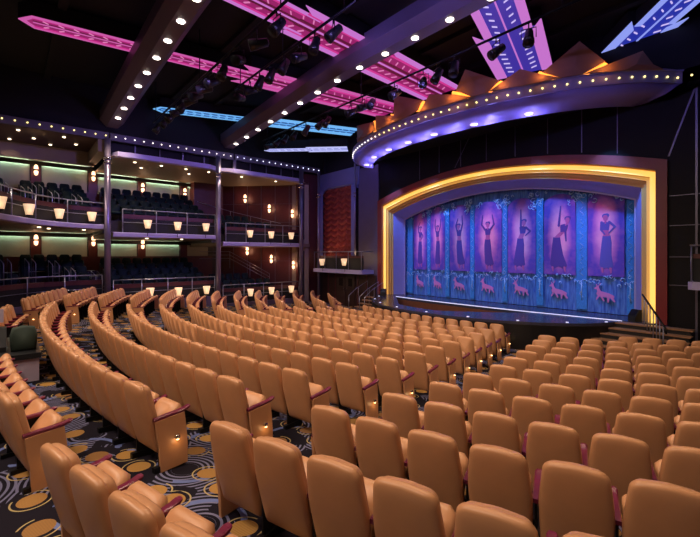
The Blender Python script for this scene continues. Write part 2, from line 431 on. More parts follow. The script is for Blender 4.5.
for i in range(30):
    x, x2 = xs[i], xs[i+1]
    b.hull([(x, deck_y(x)-.02, .05), (x2, deck_y(x2)-.02, .05), (x2, deck_y(x2)-.02, .86), (x, deck_y(x)-.02, .86)], (0, .04, 0))
b.build('pit_wall', 'pit_wood', stg)
b = MB(); b.tube([(x, deck_y(x)-.03, 1.0) for x in xs[3:29]], .022, 6); b.build('edge_strip', 'edge_light', stg)  # brightly lit deck edge drawn as a glowing strip
b = MB()
for i in range(6, 55, 6): b.lathe([(.05, 0), (.05, .02)], (pts_o[i][0], pts_o[i][1]+.22, 1.0), 10)
b.build('footlight_lens', 'edge_light', stg)
b = MB(); b.box(-17, -3.7, 19.3, 19.5, 1, 9); struct(b.build('wall_stage_back', 'black'))

# stage steps at the right and left
st = thing('stage_steps', 'wide wooden steps right of the stage apron', 'steps', (-3.9, 15.6, 0))
for k in range(6):
    b = MB(); z = .99 - k*.165; y = 1.02 - k*.32
    b.box(-.95-.12*k, 1.25, y-.34, y+.02, z-.04, z); b.build('tread', 'tread', st)
    b = MB(); b.box(-.9-.12*k, 1.2, y-.31, y, max(-.0, z-.165), z-.04); b.build('riser', 'black_satin', st)
rl = thing('stair_handrail', 'dark handrail on slim posts at the right stage steps', 'handrail', (0, 0, 0))
b = MB(); b.tube([(-4.0, 16.45, 2.02), (-3.15, 15.35, 1.12), (-3.12, 15.3, .95)], .03); b.build('top_rail', 'black_metal', rl)
for k in range(7):
    t = (k+.6)/7.2; b = MB(); x, y, z = -4.0+.85*t, 16.45-1.1*t, 2.02-.9*t
    b.tube([(x, y, z), (x, y, z-.95)], .016, 6); b.build('baluster', 'rail_metal', rl)
st = thing('stage_steps', 'small wooden steps left of the stage apron', 'steps', (-17.3, 15.6, 0))
for k in range(5):
    b = MB(); z = .83-k*.17; y = 1.1-k*.3
    b.box(-.6, .55, y-.3, y, z-.045, z); b.build('tread', 'tread', st)
rl = thing('stair_handrail', 'grey tubular handrails at the left stage steps', 'handrail', (-17.3, 15.6, 0))
for sx in (-.75, .2, .62):
    b = MB(); b.tube([(sx, 1.1, .8), (sx, 1.1, 1.75), (sx, .2, 1.35), (sx, -.4, .95), (sx, -.4, .0)], .02); b.build('rail_loop', 'rail_metal', rl)
    b = MB(); b.tube([(sx, .35, 1.42), (sx, .35, .4)], .013, 6); b.build('baluster', 'rail_metal', rl)
for x, y, r, lab in ((-16.2, 16.2, .6, 'black wedge speaker at the left end of the stage'), (-4.35, 16.95, -.5, 'black wedge speaker at the right end of the stage')):
    s_ = thing('monitor_speaker', lab, 'speaker', (x, y, 1.0), r)
    b = MB(); b.hull([(-.15, -.14, 0), (-.15, .14, 0), (-.15, .14, .42), (-.15, .02, .42), (-.15, -.14, .2)], (.3, 0, 0)); b.build('cabinet', 'black', s_)
    b = MB(); b.hull([(-.13, -.13, .22), (-.13, .005, .405), (-.13, .0, .415), (-.13, -.14, .23)], (.26, 0, 0)); b.build('grille', 'black_metal', s_)

# ------------------------------------------------------------ stage drop curtain
YC = 18.2
dr = thing('stage_curtain', 'blue printed stage curtain with seven arched dancer panels', 'curtain', (0, 0, 0))
b = MB(); n = 60; vs = []
for i in range(n*3+1):
    x = -16.9 + 13.2*i/(n*3); y = YC + .03*sin(i*.9) + .06
    vs += [(x, y, 1.02), (x, y, 7.4)]
b.add(vs, [(2*i, 2*i+2, 2*i+3, 2*i+1) for i in range(n*3)], 0, True)
b.build('cloth', 'drop', dr)
PAN = [(-15.64,-14.67), (-14.39,-13.43), (-13.1,-11.86), (-11.57,-10.09), (-9.78,-8.44), (-8.08,-6.76), (-6.3,-5.0)]
CC = [0]
def capsule(b, a, c, r0, r1, y, mi=0, n=6):
    """flat rounded stroke from a to c (x, z) in the plane of the cloth"""
    CC[0] += 1; y -= .0006*(CC[0] % 11)
    ax, az = a; cx_, cz = c; ang = math.atan2(cz-az, cx_-ax); pts = []
    for i in range(n+1): t = ang + pi/2 + pi*i/n; pts.append((ax + r0*cos(t), y, az + r0*sin(t)))
    for i in range(n+1): t = ang - pi/2 + pi*i/n; pts.append((cx_ + r1*cos(t), y, cz + r1*sin(t)))
    b.hull(pts, (0, .012, 0), mi)
# poses in a 1 x 2.7 frame: arms given as shoulder-elbow-hand polylines, hips shift, head
POSES = [
 dict(head=(.05,2.28), arms=[[(-.12,2.0),(-.16,2.35),(.02,2.62)],[(.14,2.0),(.3,1.8),(.12,1.6)]], hem=(-.22,.22), hip=0),
 dict(head=(0,2.2), arms=[[(-.13,2.0),(-.22,2.35),(-.18,2.72)],[(.13,2.0),(.26,2.3),(.3,2.72)]], hem=(-.2,.24), hip=.03),
 dict(head=(-.06,2.22), arms=[[(-.15,2.0),(-.24,2.3),(-.1,2.66)],[(.1,2.0),(.2,2.38),(.17,2.8)]], hem=(-.12,.34), hip=-.03),
 dict(head=(0,2.22), arms=[[(-.14,1.98),(-.34,2.25),(-.28,2.72)],[(.14,1.98),(.34,2.25),(.24,2.72)]], hem=(-.14,.3), hip=-.02),
 dict(head=(.12,2.22), arms=[[(-.02,2.0),(-.02,2.4),(-.02,2.85)],[(.22,2.0),(.42,1.82),(.2,1.62)]], hem=(-.36,.16), hip=-.06),
 dict(head=(.34,2.12), arms=[[(-.02,2.0),(.02,2.4),(.06,2.85)],[(.24,1.96),(.26,1.6),(.28,1.32)]], hem=(-.36,.3), hip=-.12),
 dict(head=(0,2.3), arms=[[(-.14,2.05),(-.16,1.75),(-.02,1.55)],[(.14,2.05),(.34,1.85),(.12,1.6)]], hem=(-.2,.26), hip=.03),
]
for k, (xa, xb) in enumerate(PAN):
    w = xb-xa; xc = (xa+xb)/2; z0, z1 = 2.5, 6.0
    b = MB(); pts = [(xa, YC-.02, z0), (xb, YC-.02, z0), (xb, YC-.02, z1-.5)]
    pts += [(xc + w/2*cos(pi*i/12), YC-.02, z1-.5 + .5*sin(pi*i/12)) for i in range(1, 12)] + [(xa, YC-.02, z1-.5)]
    b.hull(pts, (0, .015, 0)); pn = b.build('arch_panel', 'arch', dr)
    p = POSES[k]; s = .90*min(1.06, w/1.25); sz = .98; zb = 2.66
    T = lambda q: (xc + q[0]*s*1.05, zb + q[1]*sz)
    b = MB(); y = YC-.036
    hp = p['hip']; hl, hr = p['hem']
    # skirt
    sk = [T((hp-.13, 1.5)), T((hp+.15, 1.5)), T((hp+.19, 1.2)), T(((hp+hr)/2+.07, .7)), T((hr+.02, .25)), T((hr-.12, .12)), T(((hl+hr)/2, .2)), T((hl+.1, .1)), T((hl-.02, .3)), T(((hp+hl)/2-.1, .75)), T((hp-.17, 1.2))]
    b.hull([(q[0], y, q[1]) for q in sk], (0, .012, 0), 0)
    # midriff, bodice, head with hair, arms, feet
    hx = p['head'][0]
    b.hull([(q[0], y-.001, q[1]) for q in (T((hp-.1,1.48)), T((hp+.12,1.48)), T((hx*.5+.1,1.76)), T((hx*.5-.1,1.76)))], (0, .012, 0), 1)
    b.hull([(q[0], y-.002, q[1]) for q in (T((hx*.5-.12,1.72)), T((hx*.5+.12,1.72)), T((hx*.6+.16,2.02)), T((hx*.6,2.07)), T((hx*.6-.16,2.02)))], (0, .012, 0), 0)
    capsule(b, T((hx*.8, 2.02)), T((hx, 2.14)), .035*s, .03*s, y-.002, 1)
    capsule(b, T((hx, 2.18)), T((hx, 2.25)), .085*s, .095*s, y-.004, 1)
    capsule(b, T((hx-.03, 2.30)), T((hx+.05, 2.32)), .10*s, .09*s, y-.003, 0)
    for arm in p['arms']:
        capsule(b, T(arm[0]), T(arm[1]), .05*s, .042*s, y-.005, 0); capsule(b, T(arm[1]), T(arm[2]), .04*s, .024*s, y-.005, 0)
    for q in (hl+.08, hr-.08): capsule(b, T((q, .16)), T((q+.02, .0)), .05*s, .03*s, y, 1)
    b.build('dancer', ['dancer_dark' if k != 6 else 'dancer_blue', 'dancer_skin'], pn)
    # leaping antelope print below each arch
    b = MB(); A = lambda u, v: (xc + u*s, 1.5 + v)
    for a, c, r0, r1 in (((-.22,.30),(.12,.24),.10,.08), ((.12,.24),(.26,.20),.08,.06), ((-.22,.34),(-.30,.52),.06,.045), ((-.30,.54),(-.40,.50),.05,.025), ((-.28,.58),(-.18,.72),.018,.01),
                         ((.22,.18),(.34,.02),.045,.025), ((.12,.2),(.10,-.02),.045,.022), ((-.18,.24),(-.06,.02),.035,.02), ((-.24,.24),(-.34,.06),.035,.02), ((-.30,.56),(-.34,.66),.02,.012)):
        capsule(b, A(*a), A(*c), r0*1.1, r1*1.1, y)
    b.build('antelope_print', 'print_pink', pn)
gaps = [(-16.6,-15.72)] + [(PAN[i][1]+.03, PAN[i+1][0]-.03) for i in range(6)] + [(-4.92,-4.7)]
for k, (xa, xb) in enumerate(gaps):
    b = MB(); b.box(xa, xb, YC-.02, YC-.005, 1.1, 5.9 if 0 < k < 7 else 5.5); mu = b.build('border_strip', 'mullion_blue', dr)
    b = MB(); xc = (xa+xb)/2
    for j in range(16):
        cx_, cz = xc + random.uniform(-.5, .5), random.uniform(5.5, 6.15); r = random.uniform(.05, .14); a0 = random.uniform(0, 6)
        b.tube([(cx_ + r*(1-i/14)*cos(a0+i*.6), YC-.03, cz + r*(1-i/14)*sin(a0+i*.6)) for i in range(9)], .018, 4)
    for j in range(9):
        z = 1.5 + j*.5; r = .05
        b.tube([(xc + .07*sin(i*1.1+j), YC-.03, z + i*.06) for i in range(7)], .009, 4)
    b.tube([(xc, YC-.035, 1.55), (xc, YC-.035, 2.25)], .018, 4)
    b.build('scroll_ornament', 'scroll_light', mu)['kind'] = 'stuff'
b = MB()
for j in range(95):
    x = -16.2 + 11.5*j/94; z = random.uniform(2.15, 2.5); r = random.uniform(.04, .1); a0 = random.uniform(0, 6)
    b.tube([(x + r*(1-i/12)*cos(a0+i*.7), YC-.03, z + r*(1-i/12)*sin(a0+i*.7)) for i in range(8)], .014, 4)
b.build('lower_scroll_band', 'scroll_light', dr)['kind'] = 'stuff'

# ------------------------------------------------------------ canopy over the stage
cn = thing('stage_canopy', 'curved violet canopy edged with small bulbs above the stage', 'canopy', (0,0,0))
def ell(off, t):
    x, y = -11.1 - (8.2-off)*cos(t), 17.9 - (4.44-off*.95)*sin(t)
    if t > rad(165): x = -11.1 - (8.2-off)*cos(rad(165)) + (t-rad(165))/rad(15)*1.0; y = min(y, 16.88)
    return (x, y)
N_ = 72
def crings(prof): return [[(*ell(o, pi*i/N_), z) for o, z in prof] for i in range(N_+1)]
b = MB(); b.sweep(crings([(0, 9.02), (0, 9.40), (.25, 9.40), (.25, 9.02)]), smooth=False); b.build('fascia', 'canopy_face', cn)
b = MB(); b.sweep(crings([(.02, 9.04), (.5, 8.78), (1.15, 8.62), (1.3, 8.7), (.6, 9.0)]), smooth=True); b.build('soffit', 'canopy_soffit', cn)
b = MB(); b.sweep(crings([(-.05, 9.40), (-.05, 9.46), (.3, 9.46), (.3, 9.40)])); b.build('top_lip', 'canopy_face', cn)
b = MB(); b.prism([ell(1.25, pi*i/N_) for i in range(N_+1)], 9.0, 9.05); b.build('inner_ceiling', 'black', cn)
bm_ = MB(); bm_.ball((0,0,0), .032, 0, 8); bulb_w = bm_.mesh('bulb', ['bulb_white']); 
bm_ = MB(); bm_.ball((0,0,0), .033, 0, 8); bulb_y = bm_.mesh('bulb', ['bulb_yellow'])
bm_ = MB(); bm_.ball((0,0,0), .032, 0, 8); bulb_b = bm_.mesh('bulb', ['bulb_blue'])
# bulbs at even arc spacing
fine = [ell(-.03, pi*i/2000) for i in range(2001)]; acc = 0; last = fine[0]; nb = 0
for p in fine:
    acc += math.hypot(p[0]-last[0], p[1]-last[1]); last = p
    if acc > .38:
        acc = 0; nb += 1
        place('bulb', bulb_w if p[0] < -14 else bulb_y, cn, (p[0], p[1], 9.2))
for i in (12, 20, 26, 31, 36, 42, 49):  # glowing discs stand for lit patches on the soffit
    x, y = ell(.85, pi*i/N_); b = MB(); b.lathe([(.16, 0), (.14, -.025)], (0,0,0), 14); o = b.build('soffit_light', 'soffit_lens', cn, (x, y, 8.66))
    o.rotation_euler = (0, 0, 0)

# bronze plates above the canopy, amber uplight glow between them given as emissive patches
PL = [([(50, 9.70), (58, 9.75), (60, 9.45), (52, 9.44)], 'leftmost small'),
 ([(50.5, 10.35), (66.5, 9.93), (67.5, 9.47), (61.8, 9.44), (51.2, 9.44)], 'second from the left'),
 ([(68.3, 10.17), (78.0, 9.77), (84.2, 9.44), (77.5, 9.42), (68.2, 9.42)], 'third from the left'),
 ([(78.8, 10.66), (90.3, 9.92), (88.8, 9.56), (85.1, 9.45), (78.4, 9.45)], 'fourth from the left'),
 ([(93.2, 10.05), (101.4, 9.71), (106.3, 9.43), (97.8, 9.40), (89.6, 9.45)], 'fifth from the left'),
 ([(101.8, 9.85), (104.6, 10.56), (113.9, 9.78), (111.0, 9.45), (106.6, 9.42)], 'tall pointed one above the canopy middle'),
 ([(111.3, 9.47), (119.3, 10.01), (124.5, 9.67), (129.1, 9.43), (119.8, 9.40)], 'low wide one right of the canopy middle'),
 ([(124.9, 9.73), (134.0, 10.55), (140.6, 9.75), (135.0, 9.44), (129.6, 9.42)], 'tallest pointed one near the right end'),
 ([(135.2, 9.44), (151.1, 10.0), (154.5, 9.55), (158.2, 9.40), (145.7, 9.40)], 'rightmost low wide')]
GL = [None, [(65.9, 10.0), (67.9, 9.95), (67.9, 9.42), (65.9, 9.45)], [(76.5, 9.91), (83.7, 9.53), (81.9, 9.46), (76.5, 9.74)], [(90.5, 9.92), (91.5, 9.83), (89.0, 9.50), (87.6, 9.56)], [(100.6, 9.9), (106.3, 9.53), (105.2, 9.42), (100.2, 9.72)],
 [(102.6, 9.90), (106.6, 9.52), (104.9, 9.44)], [(114.2, 9.78), (115.6, 9.71), (111.7, 9.43), (110.2, 9.50)], [(124.2, 9.81), (129.6, 9.46), (127.4, 9.42), (123.4, 9.68)], [(140.2, 9.79), (141.6, 9.69), (136.5, 9.41), (134.9, 9.46)]]
for k, (pp, w_) in enumerate(PL):
    def P(t, z, o=-.13, extra=0): return Vector((*ell(o - (z-9.4)*.0 + extra, rad(t)), z))
    m_ = len(pp); ct = sum(p[0] for p in pp)/m_; cz = sum(p[1] for p in pp)/m_
    b = MB(); vv = [P(t, z) for t, z in pp] + [P(t, z, extra=.05) for t, z in pp] + [P(ct, cz, extra=-.03), P(ct, cz, extra=.05)]
    b.add(vv, [(i, (i+1) % m_, 2*m_) for i in range(m_)] + [((i+1) % m_+m_, i+m_, 2*m_+1) for i in range(m_)] + [(i, i+m_, (i+1) % m_+m_, (i+1) % m_) for i in range(m_)])
    tag(b.build('bronze_plate', 'bronze'), 'angular bronze plate standing on the canopy edge, ' + w_, 'decorative plate', 'bronze plates along the canopy')
    if GL[k]:
        g = GL[k]; n_ = len(g); b = MB(); vv = [P(t, z, -.06) for t, z in g] + [P(t, z, -.04) for t, z in g]
        b.add(vv, [tuple(range(n_)), tuple(range(n_, 2*n_))[::-1]] + [(i, i+n_, (i+1) % n_+n_, (i+1) % n_) for i in range(n_)])
        tag(b.build('amber_lamp', 'amber_glow'), 'amber light glowing beside the bronze plate, ' + w_, 'lamp', 'amber lamps along the canopy')
        x, y = ell(-.34, rad(g[0][0])); point((x, y, 9.6), 5, (1, .36, .06), .05)

# ------------------------------------------------------------ neon starburst fins on the ceiling
def fin(name_label, A, B, secs, cols, zc=11.0, ticks=True, ew=.14):
    """A inner end, B outer tip (x, y); secs = [(t0, t1, halfwidth, kind)]"""
    A = Vector((*A, 0)); B = Vector((*B, 0)); d = (B-A); Lh = d.length; d.normalize(); s = Vector((-d.y, d.x, 0))
    edge, deep, tick = cols
    r = thing('neon_ceiling_fin', name_label, 'ceiling light', (0,0,0), 0)
    Z = Vector((0, 0, zc)); P = lambda t, w, z=0: A + d*(t*Lh) + s*w + Z + Vector((0, 0, z))
    b = MB()
    for k, (t0, t1, w, tip) in enumerate(secs):
        zz = .0
        b.hull([P(t0, -w, zz), P(t1, -w, zz), P(t1 + (.9*w/Lh if tip else 0), 0, zz), P(t1, w, zz), P(t0, w, zz)], (0, 0, .5-zz))
    b.build('housing', 'ceiling_black', r)
    for k, (t0, t1, w, tip) in enumerate(secs):
        zz = -.012 - .002*k; b = MB(); tq = secs[k-1][1] if k else t0
        b.hull([P(tq, -w*.95, zz), P(t1, -w*.95, zz), P(t1 + (.8*w/Lh if tip else 0), 0, zz), P(t1, w*.95, zz), P(tq, w*.95, zz)], (0, 0, .01)); b.build('lit_panel', deep, r)
    for k, (t0, t1, w, tip) in enumerate(secs):
        zz = -.045 - .002*k
        for sg in (-1, 1):
            b = MB(); sw = ew*w + .04; e = .9*w/Lh
            if not tip and k+1 < len(secs): sw = max(sw, w - secs[k+1][2] + .06)
            if tip: pts = [P(t0, sg*w, zz), P(t1, sg*w, zz), P(t1+e, 0, zz), P(t1+e*.5, 0, zz), P(t1-e*.15, sg*(w-sw), zz), P(t0, sg*(w-sw), zz)]
            else: pts = [P(t0, sg*(w-sw), zz), P(t0, sg*(w+.04), zz), P(t1 + .38*w/Lh, sg*(w+.04), zz), P(t1 - .30*w/Lh, sg*(w-sw), zz)]
            b.hull(pts, (0, 0, .03)); b.build('edge_tube', edge, r)
    if deep == 'neon_hot':
        for k, (t0, t1, w, tip) in enumerate(secs):
            tq = secs[k-1][1] if k else t0
            for sg in (-1, 1):
                b = MB(); b.hull([P(tq, sg*w*.66, -.05), P(t1, sg*w*.66, -.05), P(t1, sg*w*.74, -.05), P(tq, sg*w*.74, -.05)], (0, 0, .03)); b.build('inner_tube', 'neon_inner', r)
                b = MB(); b.hull([P(tq, sg*w*.10, -.03), P(t1, sg*w*.10, -.03), P(t1, sg*w*.24, -.03), P(tq, sg*w*.24, -.03)], (0, 0, .01)); b.build('groove', 'neon_groove', r)
    w = secs[-1][2]; b = MB(); t1 = secs[-1][1]
    b.hull([P(.0, -.025, -.05), P(t1, -.02, -.05+.06*len(secs)*.0), P(t1, .02, -.05), P(.0, .025, -.05)], (0, 0, .04)); b.build('centre_ridge', edge, r)
    if ticks:
        b = MB(); step = .42; n = int(Lh*secs[-1][1]/step)
        for i in range(1, n):
            t = i*step/Lh; ww = next(sc[2] for sc in secs if sc[0] <= t <= sc[1]) if any(sc[0] <= t <= sc[1] for sc in secs) else secs[-1][2]
            for sg in (-1, 1):
                for q in ([.40] if ww < .8 else [.42]):
                    b.hull([P(t, sg*ww*(q-.10), -.05), P(t+.05/Lh, sg*ww*(q-.10), -.05), P(t+.16/Lh, sg*ww*(q+.10), -.05), P(t+.11/Lh, sg*ww*(q+.10), -.05)], (0, 0, .03))
        b.build('bulb_row', tick, r)['kind'] = 'stuff'
    return r
fin('long magenta neon fin reaching furthest back over the house', (-14.9, 15.6), (-16.75, .2), [(0, .28, .98, 0), (.28, .52, .84, 0), (.50, .975, .42, 1)], ('neon_pink', 'neon_hot', 'neon_tick_pink'))
fin('wide pink and violet neon fin crossing the nearer ceiling beam', (-11.7, 15.6), (-10.7, 1.5), [(0, .33, 1.0, 0), (.33, .60, .84, 0), (.56, .95, .62, 1)], ('neon_violet', 'neon_hot', 'neon_tick_pink'))
fin('short lavender neon fin with steps pointing toward the camera', (-8.15, 16.5), (-5.9, 9.6), [(0, .50, 1.05, 0), (.50, .95, .74, 0)], ('neon_violet', 'neon_violet_deep', 'neon_tick'), ew=.26)
fin('blue white neon fin at the right end of the ceiling', (-5.1, 17.9), (-1.6, 14.0), [(0, .42, .80, 0), (.42, .95, .56, 0)], ('neon_blue', 'neon_blue_deep', 'neon_tick'), ew=.2)
fin('cyan neon fin over the left gallery side', (-18.9, 16.4), (-22.6, 5.8), [(0, .55, .74, 0), (.55, .975, .42, 1)], ('neon_cyan', 'neon_cyan_deep', 'neon_cyan'))
fin('small pale blue neon fin nearest the red drape corner', (-19.0, 15.9), (-22.6, 12.2), [(0, .45, .50, 0), (.45, .96, .30, 1)], ('neon_white', 'neon_blue_deep', 'neon_white'), zc=9.9)

# ------------------------------------------------------------ ceiling beams with downlights
def rib(xs, y, label):
    r = thing('ceiling_light_beam', label, 'ceiling beam', (0,0,0))
    b = MB(); rings = []
    n = 30; x0, x1 = -23.0, 1.2
    for i in range(n+1):
        x = x0 + (x1-x0)*i/n; z = ribz(x)
        rings.append([(x, y-.24, z), (x, y+.24, z), (x, y+.52, z+.30), (x, y+.52, z+.75), (x, y-.52, z+.75), (x, y-.52, z+.30)])
    b.sweep(rings); b.build('housing', 'beam', r)
    for x in xs:
        b = MB(); b.lathe([(.115, 0), (.115, -.02), (.09, -.03)], (0,0,0), 14); o = b.build('downlight', 'downlight_lens', r, (x, y, ribz(x)-.0))
    return r
rib(RIB1_X, 3.9, 'ceiling beam of round downlights, further from the stage')
rib(RIB2_X, 10.0, 'ceiling beam of round downlights, nearer the stage')

# lighting pipes and lanterns
def pipe(y, x0, x1, z, label):
    b = MB(); b.tube([(x0, y, z), (x1, y, z)], .04, 8); o = b.build('lighting_pipe', 'black_metal'); tag(o, label, 'pipe')
    for x in (x0+.5, (x0+x1)/2, x1-.5):
        b = MB(); b.tube([(x, y, z), (x, y, 11.6)], .02, 6); b.build('hanger', 'black_metal', o)
pipe(5.3, -21, -8.5, 9.75, 'black lighting pipe beside the beam further from the stage')
pipe(11.2, -21, -4, 9.95, 'black lighting pipe beside the beam nearer the stage')
pipe(7.0, -15.5, -8, 10.1, 'black lighting pipe between the two ceiling beams')
b0 = MB(); b0.lathe([(.05, -.34), (.11, -.30), (.13, -.05), (.15, .05), (.16, .22), (.155, .22)], (0,0,0), 12); can_me = b0.mesh('housing', ['black_satin'])
b0 = MB(); b0.lathe([(.14, .20), (.13, .225)], (0,0,0), 12); lens_me = b0.mesh('lens', ['black_metal'])
b0 = MB(); b0.tube([(-.19, 0, 0), (-.19, 0, .28), (.19, 0, .28), (.19, 0, 0)], .015, 6); b0.tube([(0, 0, .28), (0, 0, .42)], .02, 6); yoke_me = b0.mesh('yoke', ['black_metal'])
b0 = MB(); b0.box(-.01, .01, -.16, .16, -.02, .20); b0.box(-.16, .16, -.01, .01, .0, .0+.19); door_me = b0.mesh('barn_door', ['black'])
n_sp = 0
where = [('beside the further beam', 5.3, 9.75, [-20.3, -19.2, -18.3, -17.5, -16.7, -15.9, -15.2, -14.4, -13.6, -12.7, -11.5, -10.3, -9.2]),
         ('beside the nearer beam', 11.2, 9.95, [-20.4, -19.4, -18.6, -17.7, -16.6, -15.4, -14.9, -13.2, -12.4, -11.9, -10.6, -9.2, -8.6, -7.9, -6.4, -5.4]),
         ('between the beams', 7.0, 10.1, [-15.1, -14.2, -13.4, -12.6, -11.7, -10.8, -9.9, -9.0])]
for w_, y, z, xl in where:
    for j, x in enumerate(xl):
        r = thing('stage_spotlight', 'black stage spotlight hanging %s, %s from the gallery' % (w_, ORD[j]), 'spotlight', (x, y, z-.46), random.uniform(-.6, .6), 'black spotlights on the ceiling pipes')
        place('yoke', yoke_me, r)
        c = place('housing', can_me, r); c.rotation_euler = (rad(random.uniform(100, 160)) , 0, 0)
        place('lens', lens_me, c)

# ------------------------------------------------------------ galleries (left side)
XG = -22.8
def arc_front(dx=0):      # back balcony sweep
    return [(-14.5, -1.3), (-16.5, -1.0), (-18.0, -.65), (-19.2, -.15), (-20.3, .35), (-21.2, .85), (-21.9, 1.45), (-22.45, 2.2), (-22.75, 3.0), (-22.8, 3.6)]
BAYS = {1: dict(path=arc_front(), z2t=4.82, z2b=4.60), 2: dict(path=[(-22.8, 3.9), (-22.8, 9.2)], z2t=4.47, z2b=4.24), 3: dict(path=[(-22.8, 9.5), (-22.8, 15.0)], z2t=4.10, z2b=3.87)}
WB = (-28.0, 11.3), (-23.2, 15.9)      # splayed end wall
def back_poly(k):
    return {1: [(-28.1, 3.7), (-28.1, -6), (-14.5, -6)], 2: [(-28.1, 9.4), (-28.1, 3.7)], 3: [(-23.1, 15.9), (-28.1, 11.2), (-28.1, 9.4)]}[k]
NAMEB = {1: 'left', 2: 'middle', 3: 'right'}
for k, B_ in BAYS.items():
    p = B_['path']
    b = MB(); b.prism(p + back_poly(k), B_['z2b'], B_['z2t']-.02); struct(b.build('floor_upper_gallery', 'cream'))
    # fascia
    b = MB(); rings = []
    for i, (x, y) in enumerate(p):
        q0 = Vector(p[max(0, i-1)]); q1 = Vector(p[min(len(p)-1, i+1)]); d = (q1-q0).normalized(); nn = Vector((d.y, -d.x))
        rings.append([(x+nn.x*o, y+nn.y*o, z) for o, z in ((.0, B_['z2b']-.01), (.16, B_['z2b']+.02), (.18, B_['z2t']-.03), (.14, B_['z2t']+.01), (-.1, B_['z2t']+.01))])
    b.sweep(rings); struct(b.build('trim_gallery_edge', 'slab_face'))
# upper ceilings
b = MB(); b.box(-26.3, XG-.12, -6, 3.6, 9.02, 9.1); struct(b.build('ceiling_gallery_left_bay', 'wood_soffit'))
b = MB(); b.box(-26.5, -26.25, -6, 3.6, 8.28, 9.05); b.box(-26.4, XG-.1, 3.3, 3.7, 8.4, 9.1); b.box(-28.1, -26.4, -6, 3.6, 8.52, 8.6); struct(b.build('trim_cream_beam', 'cream'))
b = MB(); b.prism([(-22.7, 3.8), (-22.35, 4.1), (-22.3, 4.6), (-22.35, 8.6), (-22.7, 9.3), (-22.5, 9.8), (-22.5, 10.2), (-22.6, 15.2), (-28.1, 15.2), (-28.1, 3.8)], 8.2, 8.22); struct(b.build('ceiling_gallery', 'cream'))
b = MB()
pth = [(-22.9, 3.9), (-22.5, 4.05), (-22.4, 4.5), (-22.42, 8.6), (-22.8, 9.2), (-22.85, 9.5), (-22.6, 10.1), (-22.75, 15.1)]
b.sweep([[(x, y, 8.17), (x+.12, y, 8.19), (x+.14, y, 8.42), (x-.5, y, 8.42), (x-.5, y, 8.22)] for x, y in pth]); struct(b.build('trim_gallery_canopy', 'slab_face'))
b = MB(); b.box(-23.4, -23.3, 3.8, 15.2, 8.42, 9.4); struct(b.build('wall_gallery_gap', 'black'))
b = MB()
for (y) in (10.3,): b.box(-22.95, -22.85, y-.09, y+.09, 8.4, 9.05)
for y in (5, 6.2, 7.4, 8.6, 11.5, 12.6, 13.7, 14.6): b.box(-23.25, -23.2, y-.03, y+.03, 8.42, 9.05)
struct(b.build('trim_gap_posts', 'seam'))
# gallery marquee strips with bulbs, one per bay
for (y0, y1, lab, me) in ((-6, 3.75, 'left', bulb_y), (3.8, 10.2, 'middle', bulb_w), (10.3, 16.6, 'right', bulb_b)):
    t = thing('marquee_strip', 'straight strip of small bulbs above the %s gallery bay' % lab, 'marquee lights', (0,0,0), 0, 'bulb strips above the galleries')
    b = MB(); b.box(-23.0, XG-.0, y0, y1, 9.02, 9.38); b.build('band', 'marquee_band', t)
    y = -.25
    while y < y1-.1:
        if y > max(y0, -1.2): place('bulb', me, t, (XG+.03, y, 9.21))
        y += .428

# downlights in the gallery ceilings
k = 0
for lv, pts in (('upper', [(-23.6, .3, 9.0), (-23.6, 2.0, 9.0), (-24.8, .9, 9.0), (-24.8, 2.6, 9.0), (-25.7, 0.0, 9.0), (-25.7, 1.6, 9.0), (-23.3, 5.0, 8.18), (-23.3, 6.3, 8.18), (-23.3, 7.6, 8.18), (-23.3, 8.9, 8.18), (-23.4, 11, 8.18), (-23.4, 13.4, 8.18), (-24.6, 5.6, 8.18), (-24.6, 8.2, 8.18)]),
                ('lower', [(-22.5, 1.0, 4.58), (-23.4, 1.4, 4.58), (-23.6, 2.8, 4.58), (-23.4, 5.6, 4.22), (-23.4, 7.4, 4.22)])):
    for (x, y, z) in pts:
        k += 1; b = MB(); b.lathe([(.07, .03), (.07, -.01), (.05, -.02)], (0,0,0), 10)
        nb_ = sum(1 for q in pts[:pts.index((x, y, z))+1])
        o = b.build('recessed_downlight', 'downlight_small', None, (x, y, z)); tag(o, 'small recessed downlight, %s of those in the %s gallery ceiling counted towards the stage' % (ORD[nb_-1], lv), 'downlight', 'downlights in the gallery ceilings')
        if k % 2: spot((x, y, z-.05), (x-.2, y, 0), 26 if lv == 'upper' else 12, (1, .7, .45), 120, .8, .05)

# back walls: panels, pilasters, coves
for lv, z0, z1, zs in ((2, 4.8, 8.45, 7.93), (1, 1.0, 4.55, 4.2)):
    pil = [-1.5, 1.1, 3.75, 6.38, 8.95, 10.9]
    for i in range(len(pil)-1):
        y0, y1 = pil[i]+.26, pil[i+1]-.26
        zt_ = z1 if lv == 2 and y1 < 4 else min(z1, 8.15 if lv == 2 else (4.55 if y1 < 4 else 4.2))
        b = MB(); b.box(-28.1, -28.0, y0, y1, z0, zt_); w = struct(b.build('wall_cream_panel', 'cream_panel'))
        b = MB(); b.box(-27.97, -27.90, y0+.05, y1-.05, zt_-.10, zt_-.07); struct(b.build('trim_cove_light', 'cove_green'))
        b = MB(); b.box(-27.84, -27.78, y0-.3, y1+.3, zt_-.20, zt_); struct(b.build('trim_cove_valance', 'black'))  # black board added to hide the light strip from view
    b = MB(); b.box(-27.95, -27.85, -1.5, 10.9, z0, 6.95 if lv == 2 else 3.25); struct(b.build('wall_wainscot', 'burgundy_wall'))
    for y in pil[1:-1]:
        b = MB(); b.box(-28.0, -27.86, y-.22, y+.22, z0, zt_); struct(b.build('wall_pilaster', 'sconce_back'))
